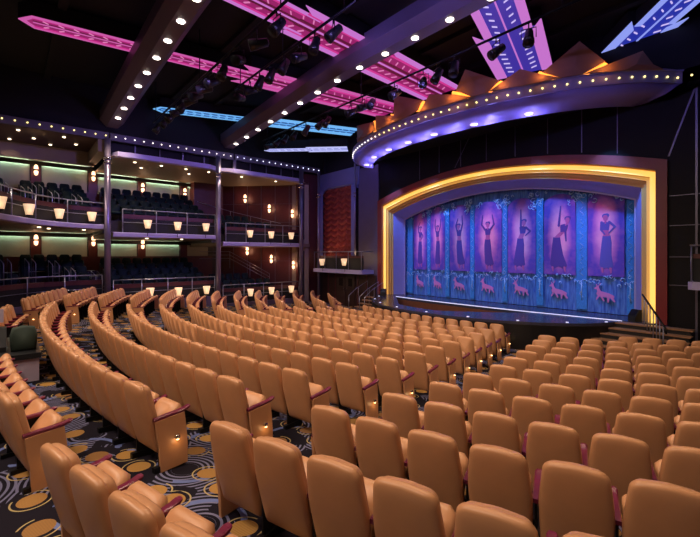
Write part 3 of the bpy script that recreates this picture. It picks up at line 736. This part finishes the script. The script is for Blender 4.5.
# splayed burgundy wall of the right bay with light grid lines
(ax, ay), (bx, by) = WB; dW = Vector((bx-ax, by-ay, 0)); LW = dW.length; dW.normalize(); nW = Vector((dW.y, -dW.x, 0))
b = MB(); b.hull([(ax, ay, 0), (bx, by, 0), (bx, by, 8.4), (ax, ay, 8.4)], -nW*.2); struct(b.build('wall_splayed', 'burgundy_wall'))
b = MB()
for k in range(7):
    q = Vector((ax, ay, 0)) + dW*(LW*(k+.2)/6.6)
    b.hull([q+nW*.0, q+nW*.03, q+nW*.03+dW*.03, q+dW*.03], (0, 0, 8.2))
for z in (2.9, 5.6, 6.9): 
    q = Vector((ax, ay, z)); b.hull([q, q+dW*LW, q+dW*LW+nW*.03, q+nW*.03], (0, 0, .02))
struct(b.build('trim_wall_grid', 'seam'))
b = MB(); b.hull([(-23.9, 15.0, 0), (-23.2, 15.9, 0), (-23.2, 15.9, 8.2), (-23.9, 15.0, 8.2)], (.02, -.03, 0)); struct(b.build('trim_end_panel', 'cream'))
b = MB(); b.box(-28.1, -27.2, 9.4, 11.4, 4.8, 8.2); struct(b.build('wall_dark_return', 'burgundy_wall'))

# tiers
TIER2 = {1: ([5.35, 5.7, 6.0, 6.35], -22.0, 3.4), 2: ([5.1, 5.5, 5.9, 6.35], 3.9, 9.3), 3: ([4.6, 5.0], 9.5, 14.3)}
TIER1 = {1: ([1.55, 1.85, 2.15, 2.45], -2.0, 3.4), 2: ([1.35, 1.65, 1.95, 2.25], 3.9, 9.3), 3: ([.85, 1.2], 9.5, 14.3)}
gs = MB()
gout = [(-.23, 0), (.23, 0), (.24, .35), (.21, .46), (.15, .50), (-.15, .50), (-.21, .46), (-.24, .35)]
gs.pillow(gout, [(.0, -.035), (.9, -.03), (1, 0), (1, .04), (.9, .07), (.0, .075)], lambda u, v, t: (u, -.1 + t - v*.12, .42 + v), 0)
gs.pillow([(-.23, 0), (.23, 0), (.23, .4), (.17, .45), (-.17, .45), (-.23, .4)], [(0, .46), (.9, .46), (1, .43), (1, .36), (0, .34)], lambda u, v, t: (u, v, t+ v*.1), 0)
for sx in (-1, 1): gs.box(sx*.27-.02, sx*.27+.02, -.1, .35, 0, .6, 1)
gseat = gs.mesh('gallery_seat', ['green_seat', 'green_seat_side'])
def gallery_seat(x, y, z, lab, grp):
    o = place('green_theatre_chair', gseat, None, (x, y, z), -pi/2); tag(o, lab, 'seat', grp)
HR = [(-23.9, .55), (-23.7, 1.55), (-25.0, -.3), (-24.9, 1.0), (-24.4, .7), (-24.2, 1.6)]
for lvn, T_, deck in (('upper', TIER2, None), ('lower', TIER1, None)):
    for k, (fl, y0, y1) in T_.items():
        for j, z in enumerate(fl):
            x1 = -23.65 - .95*j
            b = MB()
            zb = (BAYS[k]['z2t']-.02) if lvn == 'upper' else (fz(x1, (max(y0, -2)+y1)/2)*.0)
            if j == 0 and lvn == 'lower': x1 = -23.35
            ylo = -2.0 if k == 1 else y0-.3
            if k == 3: b.prism([(x1, ylo), (x1, min(15.0, 15.2 + (x1+23.9)*.96)), (-28.05, 11.2), (-28.05, ylo)], zb if j == 0 else fl[j-1], z)
            else: b.box(-28.05, x1, ylo, y1+.35, zb if j == 0 else fl[j-1], z)
            struct(b.build('floor_%s_tier' % lvn, 'wall_dark'))
            ys = []; y = (-1.6 if k == 1 else y0+.35)
            while y < (y1-.2 if k < 3 else 13.6 - (j*1.1)):
                ys.append(y); y += .56
            for i, y in enumerate(ys):
                if k == 1 and i == 3 and j > 0: continue
                xx = -24.15 - .95*j
                if k == 1 and any(abs(y-.25-hy) < .42 and abs(xx-.1-hx) < .62 for hx, hy in HR): continue
                if seen(xx, y, z+.9, 5):
                    gallery_seat(xx, y, z, 'dark green seat, %s along %s tier row, %s bay, %s gallery' % (ORD[i], ORD[j], NAMEB[k], lvn), 'dark green seats in the %s gallery' % lvn)

# railings with parapets
def railing(path, z0, ztop, label, group, posts=None, parapet=True, bars=(.45,)):
    r = thing('gallery_railing', label, 'railing', (0,0,0), 0, group)
    P = [Vector((*p, 0)) for p in path]
    b = MB(); b.tube([(p.x, p.y, ztop) for p in P], .028, 8); b.build('top_rail', 'rail_metal', r)
    for f in bars:
        b = MB(); b.tube([(p.x, p.y, z0 + (ztop-z0)*f) for p in P], .014, 6); b.build('mid_rail', 'rail_metal', r)
    # posts at even spacing
    L_ = [0]
    for i in range(1, len(P)): L_.append(L_[-1] + (P[i]-P[i-1]).length)
    n = posts or max(2, int(round(L_[-1]/1.55)))
    for k in range(n+1):
        s_ = L_[-1]*k/n; i = max(j for j in range(len(L_)) if L_[j] <= s_+1e-6); i = min(i, len(P)-2)
        q = P[i].lerp(P[i+1], (s_-L_[i])/max(1e-6, L_[i+1]-L_[i]))
        b = MB(); b.tube([(q.x, q.y, z0), (q.x, q.y, ztop)], .024, 6); b.build('post', 'rail_metal', r)
    if parapet:
        b = MB(); rings = [[(p.x-.22, p.y, z0), (p.x-.16, p.y, z0), (p.x-.16, p.y, z0+(ztop-z0)*.62), (p.x-.22, p.y, z0+(ztop-z0)*.62)] for p in P]; b.sweep(rings); b.build('parapet', 'black', r)
        b = MB(); rings = [[(p.x-.24, p.y, z0+(ztop-z0)*.62), (p.x-.14, p.y, z0+(ztop-z0)*.62), (p.x-.14, p.y, z0+(ztop-z0)*.80), (p.x-.24, p.y, z0+(ztop-z0)*.80)] for p in P]; b.sweep(rings); b.build('parapet_cap', 'burgundy_wall', r)
    return r
RG = 'railings along the galleries'
railing([(x-.02, y) for x, y in arc_front()][1:], 4.82, 5.88, 'curved metal railing of the upper gallery, left bay', RG)
railing([(-22.85, 4.35), (-22.85, 9.1)], 4.47, 5.66, 'metal railing of the upper gallery, middle bay', RG, 3)
railing([(-22.85, 9.75), (-22.85, 14.9)], 4.10, 5.25, 'metal railing of the upper gallery, right bay', RG, 4)
low = [(x-.3, y-1.0) for x, y in arc_front()][2:-2] + [(-22.95, 2.3), (-23.05, 3.5)]
railing(low, 1.15, 2.36, 'curved metal railing of the lower gallery, left bay', RG)
railing([(-22.9, 3.95), (-22.9, 9.1)], .95, 2.08, 'metal railing of the lower gallery, middle bay', RG, 4)
railing([(-22.9, 9.6), (-22.9, 14.9)], .45, 1.55, 'metal railing of the lower gallery, right bay', RG, 4)
b = MB()
b.sweep([[(x-.35, y, 0), (x-.02, y, 0), (x-.02, y, 1.15), (x-.35, y, 1.15)] for x, y in low]); struct(b.build('wall_tier_left', 'violet_wall'))
b = MB(); b.box(-23.35, -22.88, 3.6, 9.3, 0, .95); b.box(-23.35, -22.88, 9.3, 15.2, 0, .45); struct(b.build('wall_tier_front', 'violet_wall'))

# inverted-U aisle handrails in the left bay
k = 0
for lv, pts in (('upper', [(-23.7, -.55, 5.3), (-23.9, .55, 5.6), (-23.7, 1.55, 5.5), (-23.8, 2.5, 5.4), (-25.0, -.3, 5.9), (-24.9, 1.0, 5.9)]), ('lower', [(-23.6, -.2, 2.2), (-24.4, .7, 2.2), (-24.2, 1.6, 2.1), (-23.6, 2.2, 1.75), (-23.6, 3.3, 1.55)])):
    for i, (x, y, z) in enumerate(pts):
        r = thing('aisle_handrail', 'small looped metal handrail, %s along the %s gallery left bay' % (ORD[i], lv), 'handrail', (x, y, z), .35, 'looped aisle handrails')
        for s_ in (0, .28):
            b = MB(); b.tube([(0, s_, -.25), (0, s_, .72), (-.08, s_, .8), (-.42, s_, .98), (-.42, s_, .1)], .02, 6); b.build('rail_loop', 'rail_metal', r)
        b = MB(); b.tube([(0, 0, .35), (0, .28, .35)], .012, 5); b.build('cross_bar', 'rail_metal', r)
b = MB()
sr = thing('stair_handrail', 'long metal stair handrails inside the right bay, lower gallery', 'handrail', (0,0,0))
for dz in (0, .25, .5):
    b = MB(); b.tube([(-26.2, 9.4, 3.1+dz*.9), (-25.6, 11.2, 3.1+dz*.9), (-24.6, 13.6, 1.6+dz*.9)], .018, 6); b.build('rail', 'rail_metal', sr)
for t in (0, .5, 1):
    b = MB(); x, y, z = -25.6+t, 11.2+2.4*t, 3.55-1.5*t; b.tube([(x, y, z), (x, y, z-1.1)], .018, 6); b.build('post', 'rail_metal', sr)
sr = thing('stair_handrail', 'metal stair handrail along the right bay, upper gallery', 'handrail', (0,0,0))
b = MB(); b.tube([(-27.2, 9.6, 6.9), (-26.2, 11.5, 6.3), (-24.3, 14.3, 5.5)], .018, 6); b.build('rail', 'rail_metal', sr)
for t in (0, .4, .8):
    b = MB(); x, y, z = -26.2+1.9*t, 11.5+2.8*t, 6.3-.8*t; b.tube([(x, y, z), (x, y, z-1.0)], .016, 6); b.build('post', 'rail_metal', sr)

# columns
for i, (x, y, lab) in enumerate(((-22.55, 3.64, 'between the left and middle gallery bays'), (-22.55, 9.18, 'between the middle and right gallery bays'), (-22.55, 14.85, 'at the right end of the gallery'), (-22.3, 16.1, 'slim and lit, beside the red drape'))):
    t = thing('gallery_column', 'tall round metallic violet column ' + lab, 'column', (x, y, 0), 0, 'gallery columns')
    r = .14 if i < 3 else .09
    b = MB(); b.lathe([(r, 0), (r, 9.02)], (0,0,0), 20); b.build('shaft', 'column_metal', t)
    for z in (8.0, 7.8) if i < 3 else (7.4, 7.25):
        b = MB(); b.lathe([(r+.03, z), (r+.045, z+.02), (r+.045, z+.06), (r+.03, z+.08)], (0,0,0), 20); b.build('collar', 'chrome', t)

# shaded lanterns on the gallery edges
b0 = MB(); b0.lathe([(.115, -.22), (.20, .21), (.19, .21), (.105, -.20)], (0,0,0), 14); sh_me = b0.mesh('lamp_shade', ['lamp_shade'])
b0 = MB(); b0.lathe([(.10, -.28), (.12, -.24), (.12, -.22), (.02, -.2)], (0,0,0), 12); b0.box(-.2, 0, -.02, .02, -.27, -.23); b0.tube([(-.06, 0, -.24), (-.06, 0, -.60)], .015, 6); br_me = b0.mesh('bracket', ['black_metal'])
LN = [('upper left bay', [(-18.7, -.25, 5.2), (-20.55, .60, 5.18), (-21.95, 1.69, 5.18), (-22.58, 3.0, 5.18)], 0),
      ('upper middle bay', [(-22.55, 5.44, 4.93), (-22.55, 6.93, 4.9), (-22.55, 8.46, 4.9)], 0), ('upper right bay', [(-22.55, 11.16, 4.62), (-22.55, 12.6, 4.6), (-22.55, 14.07, 4.58)], 0),
      ('lower middle bay', [(-22.62, 5.58, 1.42), (-22.62, 6.99, 1.36), (-22.62, 8.52, 1.36)], 0), ('lower right bay', [(-22.62, 11.22, 1.05), (-22.62, 12.66, 1.07), (-22.62, 14.12, 1.09)], 0),
      ('opera box', [(-21.4, 15.72, 2.86), (-19.12, 15.72, 2.9)], -pi/2)]
for w_, pts, rz in LN:
    for i, p in enumerate(pts):
        t = thing('rail_lantern', 'cream flared lantern on the %s, %s from the left' % (w_, ORD[i]), 'lantern', p, rz, 'cream lanterns along the gallery edges')
        place('lamp_shade', sh_me, t); place('bracket', br_me, t)
        if w_ != 'opera box' or i: point((p[0]+.32, p[1], p[2]-.1), 1.6, (1, .7, .4), .1)
# wall sconces
SC = [('upper', [(-27.8, 1.1, 7.95, 0), (-27.8, 3.75, 7.95, 0), (-27.8, 6.38, 7.55, 0), (-27.8, 8.95, 7.5, 0), (-26.46, 12.77, 7.29, 1), (-25.2, 13.98, 6.57, 1), (-24.01, 15.12, 6.2, 1)]),
      ('lower', [(-27.8, 1.1, 4.15, 0), (-27.8, 3.75, 4.15, 0), (-27.8, 6.38, 4.0, 0), (-26.36, 12.88, 3.61, 1), (-25.1, 14.08, 3.05, 1), (-23.96, 15.17, 2.63, 1)])]
b0 = MB(); b0.lathe([(.08, .04), (.10, .08), (.08, .24), (.03, .29)], (0,0,0), 12); b0.lathe([(.03, -.29), (.08, -.24), (.10, -.08), (.08, -.04)], (0,0,0), 12); glass_me = b0.mesh('glass', ['sconce_glass'])
b0 = MB(); b0.lathe([(.13, -.04), (.13, .04)], (0,0,0), 12); b0.box(-.16, -.05, -.05, .05, -.05, .05); ring_me = b0.mesh('holder', ['black_metal'])
for lv, pts in SC:
    for i, (x, y, z, sp) in enumerate(pts):
        rz = math.atan2(nW.y, nW.x) if sp else 0
        ox, oy = (nW.x*.16, nW.y*.16) if sp else (.16, 0)
        t = thing('wall_sconce', 'glowing two-part wall sconce, %s from the left in the %s gallery' % (ORD[i], lv), 'wall lamp', (x+ox, y+oy, z), rz, 'wall sconces in the galleries')
        place('glass', glass_me, t); place('holder', ring_me, t)
        point((x+ox*2.6, y+oy*2.6, z), 13 if sp else 9, (1, .55, .3), .12)

# ------------------------------------------------------------ opera boxes
def opera_box(x0, x1, zt_, lab, lanterns):
    r = thing('opera_box', lab, 'opera box', (0,0,0))
    b = MB(); b.prism([(x0, 16.98), (x0, 16.0), (x0+.12, 15.88), (x1-.12, 15.88), (x1, 16.0), (x1, 16.98)], zt_-.24, zt_); b.build('slab', 'slab_face', r)
    b = MB(); b.box(x0+.1, x1-.1, 16.12, 16.18, zt_, zt_+.72); b.build('parapet', 'black', r)
    b = MB(); b.box(x0+.1, x1-.1, 16.10, 16.20, zt_+.72, zt_+.86); b.build('parapet_cap', 'burgundy_wall', r)
    b = MB(); b.tube([(x0+.05, 16.9, zt_+1.12), (x0+.05, 16.0, zt_+1.12), (x1-.05, 16.0, zt_+1.12), (x1-.05, 16.9, zt_+1.12)], .028, 8); b.build('top_rail', 'rail_metal', r)
    n = 4
    for k in range(n+1):
        x = x0+.08 + (x1-x0-.16)*k/n; b = MB(); b.tube([(x, 16.0, zt_), (x, 16.0, zt_+1.12)], .022, 6); b.build('post', 'rail_metal', r)
opera_box(-22.75, -17.75, 2.42, 'small opera box with railing below the red drape', 2)
opera_box(-2.72, 1.8, 2.54, 'opera box slab and railing on the dark wall right of the stage', 0)
# red festoon drape
dp = thing('festoon_drape', 'scarlet festoon drape hanging in the corner niche above the opera box', 'drape', (0,0,0))
b = MB(); nx_, nz_ = 96, 110; x0, x1, z0, z1 = -22.85, -19.6, 2.9, 7.85; vs = []
for j in range(nz_+1):
    for i in range(nx_+1):
        u = i/nx_; v = j/nz_
        sw = 4*u; ph = abs(sw - math.floor(sw) - .5)*2          # 0 at swag centre, 1 at gathers
        sc_ = (v*13 + .55*(1-ph**2)*1.0) % 1.0
        y = 16.90 + .20*(sc_**2) - .05*(1-ph) + .02*sin(u*60)
        vs.append((x0+(x1-x0)*u, y, z0+(z1-z0)*v))
b.add(vs, [(j*(nx_+1)+i, j*(nx_+1)+i+1, (j+1)*(nx_+1)+i+1, (j+1)*(nx_+1)+i) for j in range(nz_) for i in range(nx_)], 0, True); b.build('swagged_cloth', 'red_drape', dp)
for sgn, xa, xb in ((1, -23.3, -22.75), (-1, -19.7, -19.25)):
    b = MB(); vs = []
    for i in range(13):
        x = xa + (xb-xa)*i/12; y = 16.78 + .04*sin(i*2.1); vs += [(x + (.0 if sgn > 0 else 0), y, 3.0), (x*(1) if i else x, y, 7.8)]
    b.add(vs, [(2*i, 2*i+2, 2*i+3, 2*i+1) for i in range(12)], 0, True); b.build('side_drape', 'blue_plaster', dp)
b = MB(); b.box(-23.4, -19.1, 17.12, 17.3, 0, 11.6); struct(b.build('wall_niche', 'wall_dark'))
b = MB(); b.box(-23.3, -19.1, 16.9, 17.12, 7.85, 9.0)
b.hull([(-22.9, 16.88, 7.6), (-22.3, 16.88, 7.9), (-22.9, 16.88, 8.0)], (0, .1, 0)); b.hull([(-19.2, 16.88, 7.6), (-19.8, 16.88, 7.9), (-19.2, 16.88, 8.0)], (0, .1, 0)); struct(b.build('wall_above_drape', 'blue_plaster'))
b = MB(); b.tube([(-22.85, 16.85, 7.55), (-22.3, 16.85, 7.92), (-19.8, 16.85, 7.92), (-19.3, 16.85, 7.55)], .025, 6); struct(b.build('trim_drape_arch', 'rail_metal'))
t = thing('gallery_column', 'slim metallic pole right of the red drape with warm lit foot', 'column', (-18.7, 16.25, 2.42))
b = MB(); b.lathe([(.06, 0), (.06, 6.55)], (0,0,0), 14); b.build('shaft', 'column_metal', t)
for z in (4.5, 4.7): b = MB(); b.lathe([(.08, z), (.09, z+.03), (.08, z+.06)], (0,0,0), 14); b.build('collar', 'chrome', t)
for x in (-22.3, -18.7): point((x+.28, 16.3, 3.1), 9, (1, .72, .25), .05)
# dark doors under the opera box
b = MB(); b.box(-22.9, -17.5, 16.86, 17.0, 0, 2.1); struct(b.build('wall_under_box', 'door_wood'))
for i, x in enumerate((-21.2, -20.25)):
    d = struct(thing('door_%d' % (i+1), None, None, (x, 16.8, .0)))
    b = MB(); b.box(0, .9, 0, .06, .1, 2.05); b.build('door_leaf', 'door_wood', d)
    b = MB(); b.box((.78, .08)[i], (.82, .12)[i], -.05, 0, .95, 1.25); b.build('door_handle', 'chrome', d)
    b = MB(); b.box(.25, .65, -.01, 0, 1.3, 1.8); b.build('door_window', 'panel_dark', d)
for x in (-22.2, -21.4, -19.1, -18.3):
    b = MB(); b.box(x-.04, x+.04, 16.82, 16.86, 0, 2.1); struct(b.build('trim_under_box', 'burgundy_wall'))
# dark doorway between the last columns
b = MB(); b.box(-23.6, -23.4, 15.1, 17.0, 0, 9.0); struct(b.build('wall_end_recess', 'burgundy_wall'))
b = MB(); b.box(-23.4, -23.36, 15.4, 15.95, 4.4, 8.2); b.box(-23.4, -23.36, 15.4, 15.95, .3, 3.6); struct(b.build('trim_dark_opening', 'black'))

# ------------------------------------------------------------ auditorium seats
def y_of(z): t = max(0, (1.0-z)/.82); return .19*t**1.25
def outl(hb, hm, ht, z0, z1, rc=.085, rb=.03, zm=.6):
    pts = []
    pts += [(hb-rb, z0), (hb-rb*.3, z0+rb*.3), (hb, z0+rb)]
    for i in range(1, 5): f = i/5; pts.append((hb+(hm-hb)*f, z0+rb+(zm-z0-rb)*f))
    pts.append((hm, zm))
    ze = z1-rc
    for i in range(1, 4): f = i/4; pts.append((hm+(ht-hm)*f**1.4, zm+(ze-zm)*f))
    for i in range(0, 6): a = pi/2*i/5; pts.append((ht-rc+rc*cos(a), ze+rc*sin(a)))
    for i in range(1, 3): pts.append(((ht-rc)*(1-i/2.5), z1+.006*i))
    return pts + [(-p[0], p[1]) for p in pts[::-1]]
def fback(u, z, t): return (u, y_of(z) + t + .10*u*u*2 - (0.0), z)
def seat_meshes(lo=False):
    D = {}
    b = MB(); O = outl(.252, .262, .232, .17, 1.0)
    if lo: O = O[::2]
    L_ = [(.02, -.052), (.15, -.052), (.3, -.052), (.45, -.051), (.6, -.050), (.72, -.049), (.82, -.046), (.90, -.041), (.95, -.034), (.985, -.018), (1, .004), (.985, .024), (.95, .03), (.5, .03), (.02, .03)] if not lo else [(0, -.05), (.86, -.042), (1, .0), (.96, .03), (0, .03)]
    b.pillow(O, L_, fback); D['backrest'] = b
    b = MB(); O = outl(.225, .232, .212, .45, .985, rc=.08, zm=.62)
    if lo: O = O[::2]
    L_ = [(1, .02), (1.01, .035), (1.0, .055), (.97, .080), (.90, .10), (.75, .11), (.5, .114), (.25, .116), (.02, .116)] if not lo else [(1, .02), (.98, .08), (.8, .11), (0, .11)]
    b.pillow(O, L_, fback); D['back_cushion'] = b
    b = MB(); ca, sa = cos(rad(50)), sin(rad(50))
    O = [(-.2, 0), (.2, 0), (.225, .03), (.23, .3), (.22, .38), (.17, .43), (-.17, .43), (-.22, .38), (-.23, .3), (-.225, .03)]
    b.pillow(O, [(0, .065), (.6, .065), (.88, .055), (.98, .03), (1, 0), (.97, -.04), (.85, -.055), (0, -.06)], lambda u, v, t: (u, .235 + v*.88*ca - t*sa, .37 + v*.88*sa + t*ca)); D['seat_cushion'] = b
    b = MB()
    prof = [(.10, .615), (.17, .622), (.26, .628), (.38, .632), (.46, .640), (.515, .655)]
    rings = []
    for i, (y, z) in enumerate(prof):
        w = .026 + .002*i; h = .034
        rings.append([(.28-w, y, z-h), (.28+w, y, z-h), (.28+w*1.02, y, z-h*.25), (.28+w*.7, y, z), (.28-w*.7, y, z), (.28-w*1.02, y, z-h*.25)])
    w = .03; rings.append([(.28-w, .54, .640), (.28+w, .54, .640), (.28+w, .54, .648), (.28+w*.7, .545, .655), (.28-w*.7, .545, .655), (.28-w, .54, .648)])
    b.sweep(rings, smooth=False); D['armrest'] = b
    b = MB(); b.box(.270, .290, .16, .42, .05, .60); b.box(.25, .31, .10, .46, -.05, .05); b.box(-.26, .26, .24, .30, .30, .36); D['standard'] = b
    b = MB(); yz = [(.17, -.02), (.50, -.02), (.50, .2), (.485, .4), (.46, .60), (.11, .58), (.13, .4), (.155, .25)]
    b.hull([(.285, y, z) for y, z in yz], (.035, 0, 0)); D['end_panel'] = b
    b = MB(); b.lathe([(.028, -.012), (.034, 0), (.028, .03), (.01, .034)], (.338, .36, .33), 12); D['aisle_light'] = b
    b = MB(); b.lathe([(.02, 0), (.016, -.012)], (.342, .36, .317), 8); D['lamp_lens'] = b
    return D
SM = {'backrest': ['tan_leather'], 'back_cushion': ['tan_pad'], 'seat_cushion': ['tan_pad'], 'armrest': ['burgundy_wood'], 'standard': ['black_metal'], 'end_panel': ['tan_leather'], 'aisle_light': ['chrome'], 'lamp_lens': ['aisle_glow']}
raw = seat_meshes(); rawlo = seat_meshes(True)
SMESH = {k: v.mesh(k, SM[k]) for k, v in raw.items()}
def mirror(b):
    c = MB(); c.v = [(-x, y, z) for x, y, z in b.v]; c.f = b.f; c.m = b.m; c.sm = b.sm; return c
for k in ('armrest', 'end_panel', 'aisle_light', 'lamp_lens'): SMESH[k+'_l'] = mirror(raw[k]).mesh(k, SM[k])
ALLM = ['tan_leather', 'tan_pad', 'burgundy_wood', 'black_metal', 'chrome', 'aisle_glow']
def joined(end):
    c = MB(); D = rawlo
    parts = [('backrest', 0), ('back_cushion', 1), ('seat_cushion', 1), ('armrest', 2), ('standard', 3)]
    if end == 'R': parts += [('end_panel', 0), ('lamp_lens', 5)]
    for n_, mi in parts: c.add(D[n_].v, D[n_].f, mi, True if n_ in ('backrest', 'back_cushion', 'seat_cushion') else False)
    if end == 'L':
        for n_, mi in (('armrest', 2), ('end_panel', 0), ('lamp_lens', 5)): q = mirror(D[n_]); c.add(q.v, q.f, mi)
    return c
JB = {e: joined(e) for e in ('', 'L', 'R')}
JM = {e: JB[e].mesh('theatre_seat', ALLM) for e in JB}
AE = {-1: 10.4, 0: 11.75, 1: 12.53, 2: 12.88, 3: 13.4, 4: 13.8, 5: 13.9, 6: 13.87, 7: 13.8, 8: 13.7, 9: 13.6, 10: 13.5, 11: 13.25}
AN = {-1: 14.15, 0: 15.70, 1: 16.42, 2: 17.1, 3: 17.62, 4: 18.1, 5: 18.6, 6: 18.75, 7: 19.0, 8: 19.2, 9: 19.35, 10: 19.5, 11: 27.0}
DR = 1.046; RC = 26.98; PITCH = .56
seats = []                                    # (x, y, z, rz, end, label, group, size)
def rr(i): return RC - i*DR
for i in range(-1, 12):
    R = rr(i) + .0; st_ = PITCH/R; row = ORD[i+1]
    # centre block, counted from the right aisle
    if i == 11: R -= .25
    a = rad(AE[i]); n = int((2*a)/st_) + 1
    for k in range(n):
        ak = a - k*st_; x, y = cpt(R, ak)
        if i == -1 and -13.6 < x < -9.7: continue       # control desk stands here
        end = 'R' if k == 0 else ('L' if k == n-1 else '')
        lab = ('tan seat, %s from the right aisle' % ORD[k]) if k < n/2 else ('tan seat, %s from the left aisle' % ORD[n-1-k])
        seats.append((x, y, R, ak, end, lab + ', %s row from the camera, centre block' % row, 'tan seats in the centre block'))
    # right and left blocks
    for sg, nm in ((1, 'right'), (-1, 'left')):
        k = 0; a0 = rad(AN[i]); st_ = (.566 if sg > 0 else .56)/R
        while True:
            ak = a0 + k*st_; R = rr(i) + (.09 if sg > 0 else 0); x, y = cpt(R, sg*ak)
            lim = 12.6 if sg > 0 else 11.35
            if abs(x-CX) > lim or ak > rad(50) or k > 24 or (sg < 0 and y > 15.2): break
            nxt = abs(cpt(R, ak+st_)[0]-CX) > lim or cpt(R, ak+st_)[1] > 15.2
            end = {1: ('L', 'R'), -1: ('R', 'L')}[sg]
            seats.append((x, y, R, sg*ak, end[0] if k == 0 else (end[1] if nxt and sg < 0 else ''), 'tan seat, %s from the aisle, %s row from the camera, %s block' % (ORD[k], row, nm), 'tan seats in the %s block' % nm))
            k += 1
vis = []
for s_ in seats:
    x, y, R, a, end, lab, grp = s_; z = floor_z(R); q = seen(x, y, z+.8, 34)
    if q: 
        w = q[2]; 
        if grp.endswith('left block'): w += 7
        vis.append((w, x, y, z, a, end, lab, grp))
vis.sort(key=lambda t: t[0])
NEAR, KEEP = 150, 300
for n_, (w, x, y, z, a, end, lab, grp) in enumerate(vis[:KEEP]):
    if n_ < NEAR:
        r = thing('theatre_seat', lab, 'seat', (x, y, z), a, grp)
        for p in ('backrest', 'back_cushion', 'seat_cushion', 'armrest', 'standard'): place(p, SMESH[p], r)
        if end == 'R': place('end_panel', SMESH['end_panel'], r); q = place('aisle_light', SMESH['aisle_light'], r); place('lamp_lens', SMESH['lamp_lens'], q)
        if end == 'L':
            place('armrest', SMESH['armrest_l'], r); place('end_panel', SMESH['end_panel_l'], r); q = place('aisle_light', SMESH['aisle_light_l'], r); place('lamp_lens', SMESH['lamp_lens_l'], q)
    else:
        tag(place('theatre_seat', JM[end], None, (x, y, z), a), lab, 'seat', grp)
    if end and w < 16:
        sx = 1 if end == 'R' else -1
        lx, ly = .40*sx, .36
        point((x + lx*cos(a) - ly*sin(a), y + lx*sin(a) + ly*cos(a), z+.26), .22, (1, .6, .25), .02)
b = MB()
for (w, x, y, z, a, end, lab, grp) in vis[KEEP:]:
    c = JB[end]; ca, sa = cos(a), sin(a); o = len(b.v)
    b.v += [(x+vx*ca-vy*sa, y+vx*sa+vy*ca, z+vz) for vx, vy, vz in c.v]; b.f += [[i_+o for i_ in f] for f in c.f]; b.m += c.m; b.sm += c.sm
if b.v: tag(b.build('theatre_seats', ALLM), 'the remaining furthest tan seats by the left gallery', 'seats', None, 'stuff')
print('SEATS', len(seats), 'visible', len(vis))

# ------------------------------------------------------------ control desk
dz = fz(-11, -.3)
cd = thing('control_desk', 'control desk with lavender end panel and black worktop among the left seats', 'desk', (-11.15, -.6, dz))
b = MB(); b.box(1.0, 1.06, -1.1, 1.05, .0, .46); b.box(-1.1, 1.0, .98, 1.03, .0, .46); b.build('body_panel', 'console_body', cd)
b = MB(); b.box(-1.15, 1.12, -1.15, 1.08, .46, .56); b.build('worktop', 'console_top', cd)
b = MB(); b.box(-1.0, .96, -1.0, .95, -.04, .04); b.build('plinth', 'black', cd)
mx = thing('mixing_console', 'dark sloping mixing console on the control desk', 'mixing console', (-11.1, -.75, dz+.56))
b = MB(); b.hull([(-.7, -.8, .0), (.6, -.8, .0), (.6, -.8, .10), (-.35, -.8, .34), (-.7, -.8, .34)], (0, 1.5, 0)); b.build('chassis', 'console_top', mx)
for j in range(10):
    b = MB(); y = -.7 + j*.14; b.hull([(.5, y, .13), (.05, y, .245), (.05, y, .255), (.5, y, .14)], (0, .025, 0)); b.build('fader_strip', 'seam', mx)
mo = thing('desk_monitor', 'thin grey screen tilted over the control desk', 'monitor', (-11.2, -.35, dz+1.0), rad(70))
b = MB(); b.box(-.30, .26, -.015, .015, .10, .34); b.build('screen', 'screen', mo)
b = MB(); b.box(-.32, .28, -.03, -.015, .08, .36); b.build('back', 'console_body', mo)
b = MB(); b.tube([(0, -.04, 0), (0, -.04, .2)], .02); b.build('stand', 'black_metal', mo)
pc = thing('padded_case', 'dark green padded case standing at the desk corner', 'case', (-10.5, .22, dz+.56), rad(0))  # green chair back, modelled as a closed case with an invented handle
b = MB(); b.pillow([(-.2, .0), (.2, .0), (.22, .3), (.18, .46), (0, .5), (-.18, .46), (-.22, .3)], [(0, -.12), (.8, -.11), (1, -.06), (1, .06), (.8, .11), (0, .12)], lambda u, v, t: (t, u, v)); b.build('shell', 'dark_green_fabric', pc)
b = MB(); b.tube([(0, -.08, .49), (0, -.08, .54), (0, .08, .54), (0, .08, .49)], .012, 6); b.build('handle', 'black_metal', pc)
